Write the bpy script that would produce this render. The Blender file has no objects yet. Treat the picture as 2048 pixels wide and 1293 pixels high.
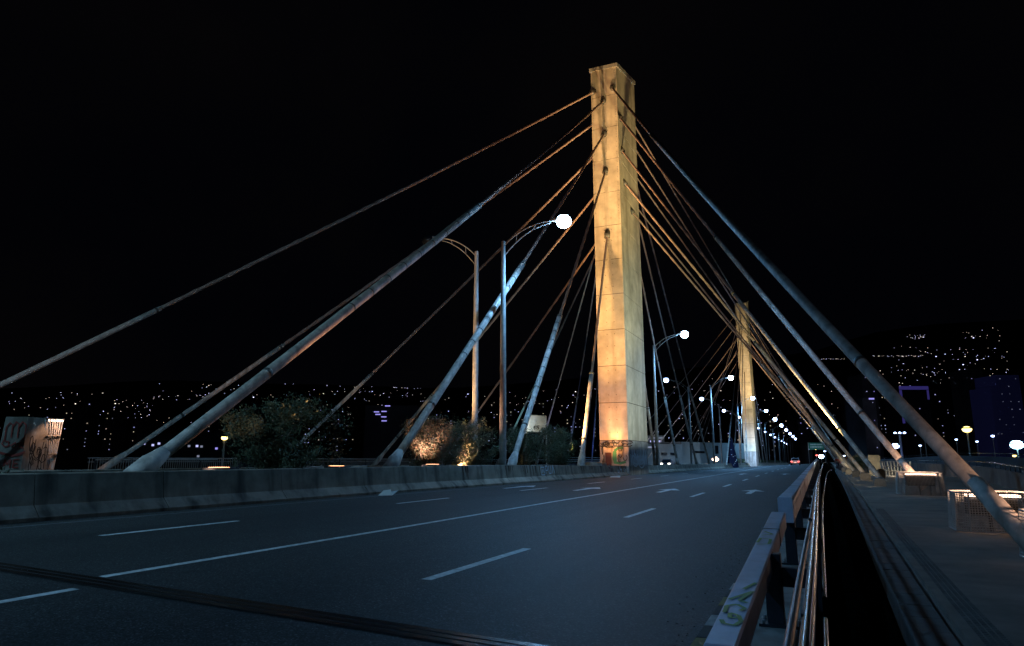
import bpy, math, random
from mathutils import Vector, Matrix, noise
random.seed(7)
C = bpy.context.scene.collection
R = math.radians
# ---------------------------------------------------------------- camera
cam_d = bpy.data.cameras.new('camera'); cam = bpy.data.objects.new('camera', cam_d); C.objects.link(cam)
cam_d.lens = 24; cam_d.sensor_width = 36; cam_d.sensor_fit = 'HORIZONTAL'
cam_d.clip_start = 0.05; cam_d.clip_end = 9000
PIT, YAW, EYE = R(11.206), R(23.873), 1.5
cam.location = (0, 0, EYE); cam.rotation_euler = (R(90) + PIT, 0, YAW)
bpy.context.scene.camera = cam
# ---------------------------------------------------------------- night sky, exposure
w = bpy.data.worlds.new('World'); bpy.context.scene.world = w; w.use_nodes = True
nt = w.node_tree; bg = nt.nodes['Background']
tc = nt.nodes.new('ShaderNodeTexCoord'); nz = nt.nodes.new('ShaderNodeTexNoise'); nz.inputs['Scale'].default_value = 2.2
nz.inputs['Detail'].default_value = 4
cr = nt.nodes.new('ShaderNodeValToRGB')
cr.color_ramp.elements[0].position = .42; cr.color_ramp.elements[0].color = (.0005, .0006, .0012, 1)
cr.color_ramp.elements[1].position = .75; cr.color_ramp.elements[1].color = (.0015, .0013, .0015, 1)
nt.links.new(tc.outputs['Generated'], nz.inputs['Vector']); nt.links.new(nz.outputs['Fac'], cr.inputs['Fac'])
nt.links.new(cr.outputs['Color'], bg.inputs['Color']); bg.inputs['Strength'].default_value = 1.0
vs = bpy.context.scene.view_settings
vs.view_transform = 'Standard'; vs.look = 'None'; vs.gamma = 1; vs.exposure = 0

# ---------------------------------------------------------------- helpers
def mat(name, col, rough=.7, metal=0, noise_=None, bump=None, emit=None, spec=None, stain=None):
    m = bpy.data.materials.new(name); m.use_nodes = True
    t = m.node_tree; b = t.nodes['Principled BSDF']
    b.inputs['Base Color'].default_value = (*col, 1); b.inputs['Roughness'].default_value = rough
    b.inputs['Metallic'].default_value = metal
    if spec is not None: b.inputs['Specular IOR Level'].default_value = spec
    tcn = t.nodes.new('ShaderNodeTexCoord')
    last = None
    if noise_:
        sc, amt = noise_
        n = t.nodes.new('ShaderNodeTexNoise'); n.inputs['Scale'].default_value = sc; n.inputs['Detail'].default_value = 8
        n.inputs['Roughness'].default_value = .65
        t.links.new(tcn.outputs['Object'], n.inputs['Vector'])
        r = t.nodes.new('ShaderNodeValToRGB')
        r.color_ramp.elements[0].position = .3; r.color_ramp.elements[1].position = .72
        r.color_ramp.elements[0].color = (*[c * (1 - amt) for c in col], 1)
        r.color_ramp.elements[1].color = (*[min(1, c * (1 + amt)) for c in col], 1)
        t.links.new(n.outputs['Fac'], r.inputs['Fac']); last = r.outputs['Color']
    if stain:   # vertical streaks: stretched noise
        scol, sx, amt = stain
        mp = t.nodes.new('ShaderNodeMapping'); mp.inputs['Scale'].default_value = (sx, sx, sx * .07)
        n = t.nodes.new('ShaderNodeTexNoise'); n.inputs['Scale'].default_value = 1; n.inputs['Detail'].default_value = 6
        t.links.new(tcn.outputs['Object'], mp.inputs['Vector']); t.links.new(mp.outputs['Vector'], n.inputs['Vector'])
        r = t.nodes.new('ShaderNodeValToRGB'); r.color_ramp.elements[0].position = .5; r.color_ramp.elements[1].position = .68
        r.color_ramp.elements[0].color = (0, 0, 0, 1); r.color_ramp.elements[1].color = (amt, amt, amt, 1)
        t.links.new(n.outputs['Fac'], r.inputs['Fac'])
        mx = t.nodes.new('ShaderNodeMix'); mx.data_type = 'RGBA'
        t.links.new(r.outputs['Color'], mx.inputs['Factor'])
        mx.inputs['A'].default_value = (*col, 1)
        if last: t.links.new(last, mx.inputs['A'])
        mx.inputs['B'].default_value = (*scol, 1); last = mx.outputs['Result']
    if last: t.links.new(last, b.inputs['Base Color'])
    if bump:
        sc, st, dist = bump
        n = t.nodes.new('ShaderNodeTexNoise'); n.inputs['Scale'].default_value = sc; n.inputs['Detail'].default_value = 4
        t.links.new(tcn.outputs['Object'], n.inputs['Vector'])
        bp = t.nodes.new('ShaderNodeBump'); bp.inputs['Strength'].default_value = st; bp.inputs['Distance'].default_value = dist
        t.links.new(n.outputs['Fac'], bp.inputs['Height']); t.links.new(bp.outputs['Normal'], b.inputs['Normal'])
    if emit:
        ec, es = emit
        b.inputs['Emission Color'].default_value = (*ec, 1); b.inputs['Emission Strength'].default_value = es
        m.cycles.emission_sampling = 'NONE'
    return m

def asphalt_mat():
    m = bpy.data.materials.new('asphalt'); m.use_nodes = True; t = m.node_tree; b = t.nodes['Principled BSDF']
    g = t.nodes.new('ShaderNodeNewGeometry')
    def N(sc, d=5, ro=.6):
        n = t.nodes.new('ShaderNodeTexNoise'); n.inputs['Scale'].default_value = sc; n.inputs['Detail'].default_value = d
        n.inputs['Roughness'].default_value = ro; t.links.new(g.outputs['Position'], n.inputs['Vector']); return n
    n1 = N(.35); n2 = N(55, 3, .8)
    mp = t.nodes.new('ShaderNodeMapping'); mp.inputs['Scale'].default_value = (1.1, .03, 1)
    n3 = t.nodes.new('ShaderNodeTexNoise'); n3.inputs['Scale'].default_value = 1; n3.inputs['Detail'].default_value = 3
    t.links.new(g.outputs['Position'], mp.inputs['Vector']); t.links.new(mp.outputs['Vector'], n3.inputs['Vector'])
    a = t.nodes.new('ShaderNodeMath'); a.operation = 'MULTIPLY_ADD'; a.inputs[1].default_value = .5
    t.links.new(n1.outputs['Fac'], a.inputs[0]); t.links.new(n3.outputs['Fac'], a.inputs[2])
    a2 = t.nodes.new('ShaderNodeMath'); a2.operation = 'MULTIPLY_ADD'; a2.inputs[1].default_value = 1.9
    t.links.new(n2.outputs['Fac'], a2.inputs[0]); t.links.new(a.outputs[0], a2.inputs[2])
    r = t.nodes.new('ShaderNodeValToRGB'); e = r.color_ramp.elements
    mr = t.nodes.new('ShaderNodeMapRange'); mr.inputs['From Min'].default_value = 1.1; mr.inputs['From Max'].default_value = 2.4
    t.links.new(a2.outputs[0], mr.inputs['Value']); t.links.new(mr.outputs[0], r.inputs['Fac'])
    e[0].color = (.012, .013, .013, 1); e[1].color = (.062, .064, .062, 1)
    v = t.nodes.new('ShaderNodeTexVoronoi'); v.inputs['Scale'].default_value = 70
    t.links.new(g.outputs['Position'], v.inputs['Vector'])
    sp = t.nodes.new('ShaderNodeSeparateColor'); t.links.new(v.outputs['Color'], sp.inputs['Color'])
    r2 = t.nodes.new('ShaderNodeValToRGB'); q = r2.color_ramp.elements
    q[0].position = .25; q[0].color = (.35, .35, .35, 1); q[1].position = 1; q[1].color = (4.2, 4.2, 4.2, 1)
    n_ = r2.color_ramp.elements.new(.72); n_.color = (1.1, 1.1, 1.1, 1); n_ = r2.color_ramp.elements.new(.93); n_.color = (2.0, 2.0, 2.0, 1)
    t.links.new(sp.outputs['Red'], r2.inputs['Fac'])
    mx = t.nodes.new('ShaderNodeMix'); mx.data_type = 'RGBA'; mx.blend_type = 'MULTIPLY'; mx.inputs['Factor'].default_value = 1
    t.links.new(r.outputs['Color'], mx.inputs['A']); t.links.new(r2.outputs['Color'], mx.inputs['B'])
    t.links.new(mx.outputs['Result'], b.inputs['Base Color'])
    b.inputs['Roughness'].default_value = .66; b.inputs['Specular IOR Level'].default_value = .28
    bp = t.nodes.new('ShaderNodeBump'); bp.inputs['Strength'].default_value = .5; bp.inputs['Distance'].default_value = .008
    t.links.new(sp.outputs['Green'], bp.inputs['Height']); t.links.new(bp.outputs['Normal'], b.inputs['Normal'])
    return m

M = {
 'asphalt': asphalt_mat(),
 'paint': mat('road_paint', (.60, .62, .62), .6, noise_=(9, .45), bump=(120, .4, .004)),
 'paint_worn': mat('road_paint_worn', (.12, .125, .13), .7, noise_=(14, .6)),
 'concrete': mat('concrete', (.30, .29, .26), .85, noise_=(1.6, .35), bump=(30, .3, .01), stain=((.12, .10, .08), 2.2, .75)),
 'barrier': mat('barrier_concrete', (.33, .27, .20), .9, noise_=(1.3, .45), bump=(25, .3, .01), stain=((.05, .042, .03), 1.7, .85)),
 'pylon': mat('pylon_concrete', (.50, .44, .34), .8, noise_=(.45, .42), bump=(18, .18, .01), stain=((.25, .21, .15), 1.3, .6)),
 'dark_gap': mat('dark_gap', (.02, .018, .015), .95),
 'rust': mat('rust_streak', (.06, .032, .016), .9, noise_=(6, .5)),
 'cable': mat('cable_strand', (.34, .24, .20), .8, 0, noise_=(7, .35), bump=(14, .5, .02)),
 'pipe': mat('cable_pipe', (.56, .49, .43), .7, 0, noise_=(3, .35), stain=((.16, .13, .1), 3, .6)),
 'socket': mat('socket_steel', (.10, .10, .09), .55, .4, noise_=(6, .4)),
 'steel': mat('galvanised_steel', (.33, .32, .30), .6, .1, noise_=(5, .25)),
 'beam': mat('rail_beam_paint', (.58, .60, .72), .38, 0, noise_=(2.2, .35), bump=(40, .12, .004)),
 'darksteel': mat('dark_steel', (.045, .05, .06), .4, .5, noise_=(5, .3)),
 'chrome': mat('handrail_steel', (.12, .09, .035), .16, 1.0),
 'parap': mat('parapet_concrete', (.13, .10, .085), .9, noise_=(.5, .5), stain=((.04, .028, .02), .6, .8)),
 'base': mat('pylon_base_concrete', (.34, .33, .32), .85, noise_=(1.5, .45), stain=((.10, .08, .06), 2.0, .7)),
 'hatch': mat('hatch_paint', (.045, .012, .02), .7),
 'e_flood': mat('flood_orange', (1, .5, .3), emit=((1.0, .42, .22), 4)),
 'kerbw': mat('kerb_white_paint', (.36, .37, .36), .8, noise_=(7, .4)),
 'kerby': mat('kerb_yellow_paint', (.22, .19, .05), .8, noise_=(7, .5)),
 'kerbk': mat('kerb_black_paint', (.022, .022, .02), .8, noise_=(7, .4)),
 'walk': mat('walk_concrete', (.20, .17, .14), .9, noise_=(.9, .4), bump=(45, .4, .006)),
 'slab': mat('slab_concrete', (.13, .12, .11), .9, noise_=(2.5, .4), bump=(35, .3, .006)),
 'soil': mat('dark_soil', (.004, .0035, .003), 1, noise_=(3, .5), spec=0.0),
 'ground': mat('ground', (.010, .011, .010), 1, noise_=(.02, .5), spec=0.0),
 'hill': mat('hill_ground', (.02, .02, .022), 1, noise_=(.01, .5), spec=0.0),
 'leaf': mat('leaf_green', (.085, .105, .055), .7, noise_=(4, .5)),
 'leaf_lit': mat('leaf_warm_lit', (.17, .11, .055), .7, noise_=(4, .5)),  # orange floodlight on the foliage put into the leaf colour
 'bark': mat('bark', (.16, .125, .085), .9, noise_=(8, .4)),
 'joint': mat('joint_metal', (.16, .13, .12), .24, .9, noise_=(4, .4)),
 'rubber': mat('joint_rubber', (.012, .012, .012), .8),
 'g_red': mat('graffiti_red', (.33, .06, .05), .7), 'g_green': mat('graffiti_green', (.03, .22, .12), .7),
 'g_black': mat('graffiti_black', (.015, .015, .015), .7), 'g_pale': mat('graffiti_pale', (.66, .76, .82), .7),
 'g_yellow': mat('graffiti_olive', (.22, .34, .04), .5), 'g_maroon': mat('graffiti_maroon', (.09, .03, .05), .7),
 'signgreen': mat('sign_green', (.01, .14, .10), .5), 'white': mat('white_paint', (.7, .7, .7), .6, noise_=(3, .15)),
 'board': mat('board_white', (.55, .54, .5), .7, noise_=(1.5, .3)),
 'wall_pale': mat('wall_pale', (.26, .27, .25), .8, noise_=(.4, .25)),
 'wall_dark': mat('wall_dark', (.03, .03, .033), .9, noise_=(.1, .4)), 'wall_mid': mat('wall_mid', (.06, .06, .068), .9, noise_=(.1, .4)),
 'glass': mat('dark_glass', (.01, .012, .015), .15),
 'tyre': mat('tyre', (.015, .015, .015), .8), 'carred': mat('car_paint_silver', (.3, .29, .3), .3, .4),
 'cardark': mat('car_paint_dark', (.05, .05, .07), .3, .4),
 'skin': mat('skin', (.35, .2, .13), .6), 'vest': mat('vest_orange_red', (.62, .10, .05), .7), 'jeans': mat('trousers', (.10, .06, .07), .8),
 'hair': mat('hair', (.02, .015, .01), .7), 'paper': mat('paper', (.62, .64, .64), .7),
 'e_blue': mat('lamp_glow_blue_white', (.8, .9, 1), emit=((.50, .74, 1.0), 34)),
 'e_far': mat('lamp_glow_far', (.8, .9, 1), emit=((.42, .58, 1.0), 9)),
 'e_yel': mat('lamp_glow_sodium', (1, .9, .5), emit=((1.0, .74, .22), 5)),
 'e_orange': mat('flood_glow', (1, .6, .4), emit=((1.0, .66, .48), 6)),
 'e_w1': mat('window_cool', (.5, .5, .5), emit=((.52, .54, 1.0), 1.1)), 'e_w2': mat('window_warm', (.5, .5, .5), emit=((1.0, .82, .60), .7)),
 'e_w3': mat('window_violet', (.5, .5, .5), emit=((.38, .34, 1.0), .9)), 'e_w4': mat('window_dim', (.5, .5, .5), emit=((.6, .66, .9), .30)),
 'e_viol': mat('violet_strip', (.2, .2, .6), emit=((.09, .07, .42), .22)), 'e_dimblue': mat('blue_facade_glow', (.1, .1, .3), emit=((.05, .06, .30), .016)),
 'e_dot': mat('far_light_cool', (.5, .5, .5), emit=((.60, .60, 1.0), 3.4)), 'e_dotw': mat('far_light_warm', (.5, .5, .5), emit=((1.0, .84, .70), 2.4)),
 'e_tail': mat('tail_glow', (.6, .1, .1), emit=((1.0, .12, .10), 5)), 'e_head': mat('head_glow', (1, 1, 1), emit=((1.0, .9, .75), 14)),
}

class MB:
    def __init__(s): s.v = []; s.f = []; s.m = []
    def quad(s, a, b, c, d, mi=0):
        n = len(s.v); s.v += [tuple(a), tuple(b), tuple(c), tuple(d)]; s.f.append((n, n+1, n+2, n+3)); s.m.append(mi); return s
    def box(s, x0, x1, y0, y1, z0, z1, mi=0):
        n = len(s.v)
        s.v += [(x0,y0,z0),(x1,y0,z0),(x1,y1,z0),(x0,y1,z0),(x0,y0,z1),(x1,y0,z1),(x1,y1,z1),(x0,y1,z1)]
        for f in ((0,3,2,1),(4,5,6,7),(0,1,5,4),(1,2,6,5),(2,3,7,6),(3,0,4,7)):
            s.f.append(tuple(n+i for i in f)); s.m.append(mi)
        return s
    def prism(s, prof, path, mi=0, cap=True):
        """prof: list of (u,z); path: list of (x,y,z,ux,uy) frames"""
        n0 = len(s.v); k = len(prof)
        for (x, y, z, ux, uy) in path:
            for (u, h) in prof: s.v.append((x + ux*u, y + uy*u, z + h))
        for i in range(len(path)-1):
            for j in range(k):
                a = n0+i*k+j; b = n0+i*k+(j+1) % k
                s.f.append((a, b, b+k, a+k)); s.m.append(mi)
        if cap:
            s.f.append(tuple(n0+j for j in range(k))[::-1]); s.m.append(mi)
            e = n0+(len(path)-1)*k; s.f.append(tuple(e+j for j in range(k))); s.m.append(mi)
        return s
    def tube(s, pts, rad, n=8, mi=0, cap=True):
        pts = [Vector(p) for p in pts]
        if not isinstance(rad, (list, tuple)): rad = [rad]*len(pts)
        n0 = len(s.v)
        d0 = (pts[1]-pts[0]).normalized()
        u = d0.cross(Vector((0, 0, 1)));
        if u.length < .01: u = d0.cross(Vector((1, 0, 0)))
        u.normalize()
        for i, p in enumerate(pts):
            d = (pts[min(i+1, len(pts)-1)]-pts[max(i-1, 0)]).normalized()
            u = (u-d*u.dot(d)).normalized(); w_ = d.cross(u)
            for j in range(n):
                a = 2*math.pi*j/n; s.v.append(tuple(p+(u*math.cos(a)+w_*math.sin(a))*rad[i]))
        for i in range(len(pts)-1):
            for j in range(n):
                a = n0+i*n+j; b = n0+i*n+(j+1) % n; s.f.append((a, b, b+n, a+n)); s.m.append(mi)
        if cap:
            s.f.append(tuple(n0+j for j in range(n))[::-1]); s.m.append(mi)
            e = n0+(len(pts)-1)*n; s.f.append(tuple(e+j for j in range(n))); s.m.append(mi)
        return s
    def ell(s, c, r, n=12, k=8, lo=-1, hi=1, mi=0):
        n0 = len(s.v); a0 = math.asin(lo); a1 = math.asin(hi)
        for i in range(k+1):
            a = a0+(a1-a0)*i/k
            for j in range(n):
                t = 2*math.pi*j/n
                s.v.append((c[0]+r[0]*math.cos(a)*math.cos(t), c[1]+r[1]*math.cos(a)*math.sin(t), c[2]+r[2]*math.sin(a)))
        for i in range(k):
            for j in range(n):
                a = n0+i*n+j; b = n0+i*n+(j+1) % n; s.f.append((a, b, b+n, a+n)); s.m.append(mi)
        s.f.append(tuple(n0+j for j in range(n))[::-1]); s.m.append(mi)
        s.f.append(tuple(n0+k*n+j for j in range(n))); s.m.append(mi)
        return s
    def build(s, name, m, parent=None, smooth=False, bevel=0):
        me = bpy.data.meshes.new(name); off = parent.location if parent else Vector((0, 0, 0))
        q = parent.parent if parent else None
        while q: off = off+q.location; q = q.parent
        if parent and parent.get('_off'): off = Vector(parent['_off'])
        elif parent and parent.parent and parent.parent.get('_off'): off = Vector(parent.parent['_off'])
        me.from_pydata([(a-off[0], b-off[1], c-off[2]) for a, b, c in s.v], [], s.f)
        ms = m if isinstance(m, (list, tuple)) else [m]
        for q in ms: me.materials.append(M[q] if isinstance(q, str) else q)
        if len(ms) > 1: me.polygons.foreach_set('material_index', s.m)
        if smooth: me.polygons.foreach_set('use_smooth', [True]*len(me.polygons))
        me.update()
        o = bpy.data.objects.new(name, me); C.objects.link(o)
        if smooth:
            try:
                bpy.context.view_layer.objects.active = o; o.select_set(True)
                bpy.ops.object.shade_auto_smooth(angle=R(50)); o.select_set(False)
            except Exception: pass
        if parent: o.parent = parent
        if bevel:
            b = o.modifiers.new('bevel', 'BEVEL'); b.width = bevel; b.segments = 2; b.limit_method = 'ANGLE'
        return o

def tag(o, label=None, cat=None, group=None, kind=None):
    if label: o['label'] = label
    if cat: o['category'] = cat
    if group: o['group'] = group
    if kind: o['kind'] = kind
    return o
def thing(name, loc, label, cat, group=None):
    o = bpy.data.objects.new(name, None); o.empty_display_size = .3; C.objects.link(o); o.location = loc
    return tag(o, label, cat, group)
def struct(o): o['kind'] = 'structure'; return o
def copy_tree(o, loc=None, parent=None, rz=None):
    c = o.copy(); C.objects.link(c)
    if parent: c.parent = parent
    if loc is not None: c.location = loc
    if rz is not None: c.rotation_euler = (0, 0, rz)
    for ch in list(o.children): copy_tree(ch, parent=c)
    return c
def spot(loc, to, energy, col, size=60, blend=.6, rad=.08):
    l = bpy.data.lights.new('flood', 'SPOT'); l.energy = energy; l.color = col; l.spot_size = R(size); l.spot_blend = blend
    l.shadow_soft_size = rad
    o = bpy.data.objects.new('flood_light', l); C.objects.link(o); o.location = loc
    o.rotation_euler = (Vector(to)-Vector(loc)).to_track_quat('-Z', 'Y').to_euler(); return o
def point(loc, energy, col, rad=.1):
    l = bpy.data.lights.new('point_light', 'POINT'); l.energy = energy; l.color = col; l.shadow_soft_size = rad
    o = bpy.data.objects.new('point_light', l); C.objects.link(o); o.location = loc; return o
def lerp(a, b, t): return a+(b-a)*t
def pl(x, pts):
    if x <= pts[0][0]: return pts[0][1]
    for (a, u), (b, v) in zip(pts, pts[1:]):
        if x <= b: return u+(v-u)*(x-a)/(b-a)
    return pts[-1][1]
ORD = ['first', 'second', 'third', 'fourth', 'fifth', 'sixth', 'seventh', 'eighth', 'ninth', 'tenth', 'eleventh', 'twelfth',
       'thirteenth', 'fourteenth', 'fifteenth', 'sixteenth', 'seventeenth', 'eighteenth', 'nineteenth', 'twentieth', 'twenty first', 'twenty second', 'twenty third', 'twenty fourth', 'twenty fifth']

# ---------------------------------------------------------------- levels of the deck
ZR = [(12, 0), (95, .37), (130, .40), (190, .1), (600, -2.3), (1000, -4.5)]
ZL = [(20, .28), (62, .12), (150, -.25), (190, -.45), (600, -2.8), (1000, -5)]
BT = [(0, 1.21), (30, 1.19), (62, .84), (150, .55), (190, .4), (600, -2.0)]
def zr(y): return pl(y, ZR)
def zl(y): return pl(y, ZL)
def zroad(x, y):
    t = max(-.2, min(1.0, (x+.97)/(-14.2+.97))); return zr(y)+(zl(y)-zr(y))*t
XB = -14.2
YS = [-30, -15, -6, 0, 3, 6, 9, 12, 16, 20, 26, 32, 40, 50, 62, 75, 95, 115, 130, 150, 190, 260, 350, 450, 600, 800, 1000]
# ---------------------------------------------------------------- ground, road, deck
g = MB(); N_ = 24
g.quad((-6000, -3000, -9), (6000, -3000, -9), (6000, 9000, -9), (-6000, 9000, -9))
struct(g.build('ground', 'ground'))
g = MB(); xs = [-14.25+i*(14.25-.9)/8 for i in range(9)]
for a, b in zip(YS, YS[1:]):
    for p, q in zip(xs, xs[1:]): g.quad((p, a, zroad(p, a)), (q, a, zroad(q, a)), (q, b, zroad(q, b)), (p, b, zroad(p, b)))
struct(g.build('road', 'asphalt'))
g = MB()
for a, b in zip(YS, YS[1:]): g.quad((-35.2, a, zl(a)-.05), (-18.35, a, zl(a)), (-18.35, b, zl(b)), (-35.2, b, zl(b)-.05))
o = struct(g.build('road', 'asphalt'))
g = MB()
for a, b in zip(YS, YS[1:]): g.quad((-18.3, a, zl(a)+.05), (-14.3, a, zl(a)+.05), (-14.3, b, zl(b)+.05), (-18.3, b, zl(b)+.05))
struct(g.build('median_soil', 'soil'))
g = MB(); g.prism([(-38, -.9), (-38, -2.4), (9, -2.4), (9, -.9)], [(0, y, min(0, zl(y)+.3), 1, 0) for y in YS])
struct(g.build('bridge_deck', 'barrier'))

def ribbon_y(name, x, wdt, y0, y1, m, lift=.004, step=4.0):
    g = MB(); n = max(1, int((y1-y0)/step))
    for i in range(n):
        a = lerp(y0, y1, i/n); b = lerp(y0, y1, (i+1)/n)
        p, q = x-wdt/2, x+wdt/2
        g.quad((p, a, zroad(p, a)+lift), (q, a, zroad(q, a)+lift), (q, b, zroad(q, b)+lift), (p, b, zroad(p, b)+lift))
    return g
def mark(name, g, m='paint'): return struct(g.build(name, m))
mark('lane_line', ribbon_y('', -7.75, .13, 5.72, 420, 'paint', step=1.5))
mark('lane_line', ribbon_y('', -7.35, .13, 1.0, 5.14, 'paint'))
mark('edge_line', ribbon_y('', -13.55, .12, -5, 420, 'paint_worn', step=2), 'paint_worn')
for i in range(24):
    g = ribbon_y('', -4.42, .14, 7.45+9.35*i, 10.6+9.35*i, 'paint', step=1.5); mark('lane_dash', g)
    g = ribbon_y('', -11.2, .13, 8.15+9.0*i, 11.2+9.0*i, 'paint', step=1.5); mark('lane_dash', g)
def arrow(x, y, L=3.6):
    g = MB(); z = lambda px, py: zroad(px, py)+.005
    def q(*pp): g.quad(*[(a, b, z(a, b)) for a, b in pp])
    q((x-.11, y), (x+.11, y), (x+.11, y+L*.62), (x-.11, y+L*.62))
    q((x-.48, y+L*.60), (x+.48, y+L*.60), (x+.02, y+L), (x-.02, y+L))
    mark('lane_arrow', g)
for x, y in ((-2.75, 29.6), (-6.1, 28.4), (-9.4, 27.6), (-12.5, 27.4)): arrow(x, y)
for x in (-2.75, -6.1): arrow(x, 60)
# expansion joint
g = MB(); 
def jl(x, s): return 5.05+(x+2)*-.035+s
def jbar(a, b, zt, mi):
    x0, x1 = -14.2, -1.0; n = 8
    for i in range(n):
        p, q = lerp(x0, x1, i/n), lerp(x0, x1, (i+1)/n)
        P = [(p, jl(p, a), zroad(p, 5)+zt), (q, jl(q, a), zroad(q, 5)+zt), (q, jl(q, b), zroad(q, 5)+zt), (p, jl(p, b), zroad(p, 5)+zt)]
        g.quad(*P, mi)
jbar(.06, .42, .008, 1)
for a in (.075, .195, .315): jbar(a, a+.085, .012, 0)
tag(g.build('expansion_joint', ['joint', 'rubber']), 'dark steel and rubber expansion joint strips crossing the road in the foreground', 'expansion joint')
g = MB(); rs_ = random.Random(5)
for k in range(900):
    if rs_.random() < .6: x_ = -13.95+abs(rs_.gauss(0, .18)); y_ = rs_.uniform(6, 50)
    else: x_ = -1.15-abs(rs_.gauss(0, .14)); y_ = rs_.uniform(1, 30)
    r_ = rs_.uniform(.003, .009); z_ = zroad(x_, y_); g.box(x_-r_, x_+r_, y_-r_, y_+r_, z_, z_+r_)
tag(g.build('grit', 'slab'), 'scattered grit and small stones lying along the foot of the barrier and the kerb', 'grit', kind='stuff')
# road litter
g = MB(); rr = random.Random(3)
for i in range(1):
    bx, by = -13.35, 19.9; z0 = zroad(bx, by)+.01
    P = [(bx-.28, by-.2, z0), (bx+.3, by-.22, z0+.02), (bx+.26, by+.2, z0+.16), (bx-.2, by+.22, z0+.1)]
    g.quad(*P); g.quad(P[0], P[1], (bx+.1, by, z0+.2), (bx-.2, by+.03, z0+.17))
tag(g.build('litter', 'paper'), 'crumpled white paper litter lying at the foot of the concrete barrier', 'litter')
g = MB(); g.quad((-13.4, 47, zroad(-13.4, 47)+.02), (-12.7, 47.1, zroad(-13, 47)+.02), (-12.8, 47.6, zroad(-13, 47)+.14), (-13.5, 47.5, zroad(-13, 47)+.1))
tag(g.build('litter', 'paper'), 'small pale scrap on the road in front of the near pylon', 'litter')

# ---------------------------------------------------------------- concrete barriers
def barrier(x, sgn, y0, y1, label):
    root = thing('concrete_barrier', (x, max(0, y0), 0), label, 'barrier')
    g = MB(); ys = [y for y in YS if y0 < y < y1]; ys = sorted(set([y0]+ys+[y1]))
    for a, b in zip(ys, ys[1:]):
        n = max(1, int((b-a)/6))
        for i in range(n):
            p, q = lerp(a, b, i/n), lerp(a, b, (i+1)/n)
            v = []
            for y in (p+.008, q-.008):
                h = pl(y, BT); z = zl(y)
                prof = [(.30, z-.1), (.30, z+.07), (.09, z+.30), (0, h-.02), (-.02, h), (-.22, h), (-.24, h-.02), (-.26, z-.1)]
                v.append([(x+sgn*u, y, zz) for u, zz in prof])
            n0 = len(g.v); g.v += v[0]+v[1]; k = 8
            for j in range(k):
                c, d = n0+j, n0+(j+1) % k; g.f.append((c, d, d+k, c+k)); g.m.append(0)
            g.f.append(tuple(range(n0, n0+k))); g.m.append(0); g.f.append(tuple(range(n0+k, n0+2*k))); g.m.append(0)
    g.build('barrier_wall', 'barrier', root)
    return root
bar1 = barrier(-14.5, 1, -12, 56.0, 'long concrete barrier from the left foreground to the near pylon')
bar2 = barrier(-14.5, 1, 62.6, 420, 'low concrete barrier running on from the near pylon into the distance')
bar3 = barrier(-18.1, -1, -12, 300, 'far concrete barrier on the other side of the median, behind the near barrier')
# rust streaks under the poles, graffiti on barrier
def bface(y, h):   # point on sloped barrier face, h 0..1
    z = zl(y); t = pl(y, BT)
    zz = lerp(z+.30, t-.02, h); return (-14.5+lerp(.094, .004, h), y, zz)
for yc in (32.4, 34.6, 36.0, 27.5, 44.2, 46):
    g = MB(); rr = random.Random(int(yc*10))
    for i in range(7):
        y = yc+rr.uniform(-.6, .6); hh = rr.uniform(.0, .6); wd = rr.uniform(.03, .10)
        p = bface(y-wd/2, .98); q = bface(y+wd/2, .98); s_ = bface(y+wd*.3, hh); t_ = bface(y-wd*.3, hh)
        g.quad(*[(a+.006, b, c) for a, b, c in (p, q, s_, t_)])
    g.build('rust_streaks', 'rust', bar1)

def strokes(g, O, U, V, lines, wd, nrm, mi=0, lift=.006):
    O, U, V, nrm = map(Vector, (O, U, V, nrm))
    for ln in lines:
        P = [O+U*a+V*b+nrm*lift for a, b in ln]
        for a, b in zip(P, P[1:]):
            g.lf = getattr(g, 'lf', 0)+.0011; a = a+nrm*g.lf; b = b+nrm*g.lf
            d = (b-a); 
            if d.length < 1e-5: continue
            d.normalize(); s = nrm.cross(d)*wd/2; e = d*wd*.3
            g.quad(a-s-e, b-s+e, b+s+e, a+s-e, mi)
def loops(seed, n, x0, x1, y0, y1, pts=9):
    r = random.Random(seed); out = []
    for i in range(n):
        cx, cy = r.uniform(x0, x1), r.uniform(y0, y1); a = r.uniform(0, 6); ln = []
        rx, ry = (x1-x0)*r.uniform(.08, .2), (y1-y0)*r.uniform(.15, .4)
        for k in range(pts):
            a += r.uniform(.3, .9); ln.append((cx+rx*math.cos(a)+k*.02*(x1-x0), cy+ry*math.sin(a)))
        out.append(ln)
    return out
g = MB(); strokes(g, bface(36.7, .0), (0, 1, 0), (-.09, 0, .6), [[(0,.1),(0,.8),(.5,.8),(.5,.1),(0,.1)], [(.1,.3),(.3,.6),(.4,.3)], [(.7,.2),(.7,.9),(1.0,.9),(1.0,.5),(.7,.5)], [(1.2,.9),(1.2,.2),(1.5,.2),(1.5,.9)], [(1.7,.2),(1.9,.9),(2.1,.2)]], .05, (1, 0, .15))
g.build('graffiti', 'g_pale', bar1)
for y, c in ((52.3, 'g_pale'), (54.3, 'g_pale'), (50.2, 'g_maroon')):
    g = MB(); strokes(g, bface(y, .0), (0, 1, 0), (-.05, 0, .5), loops(int(y), 3, 0, 1.4, .1, .9), .09, (1, 0, .15)); g.build('graffiti', c, bar1)

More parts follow.
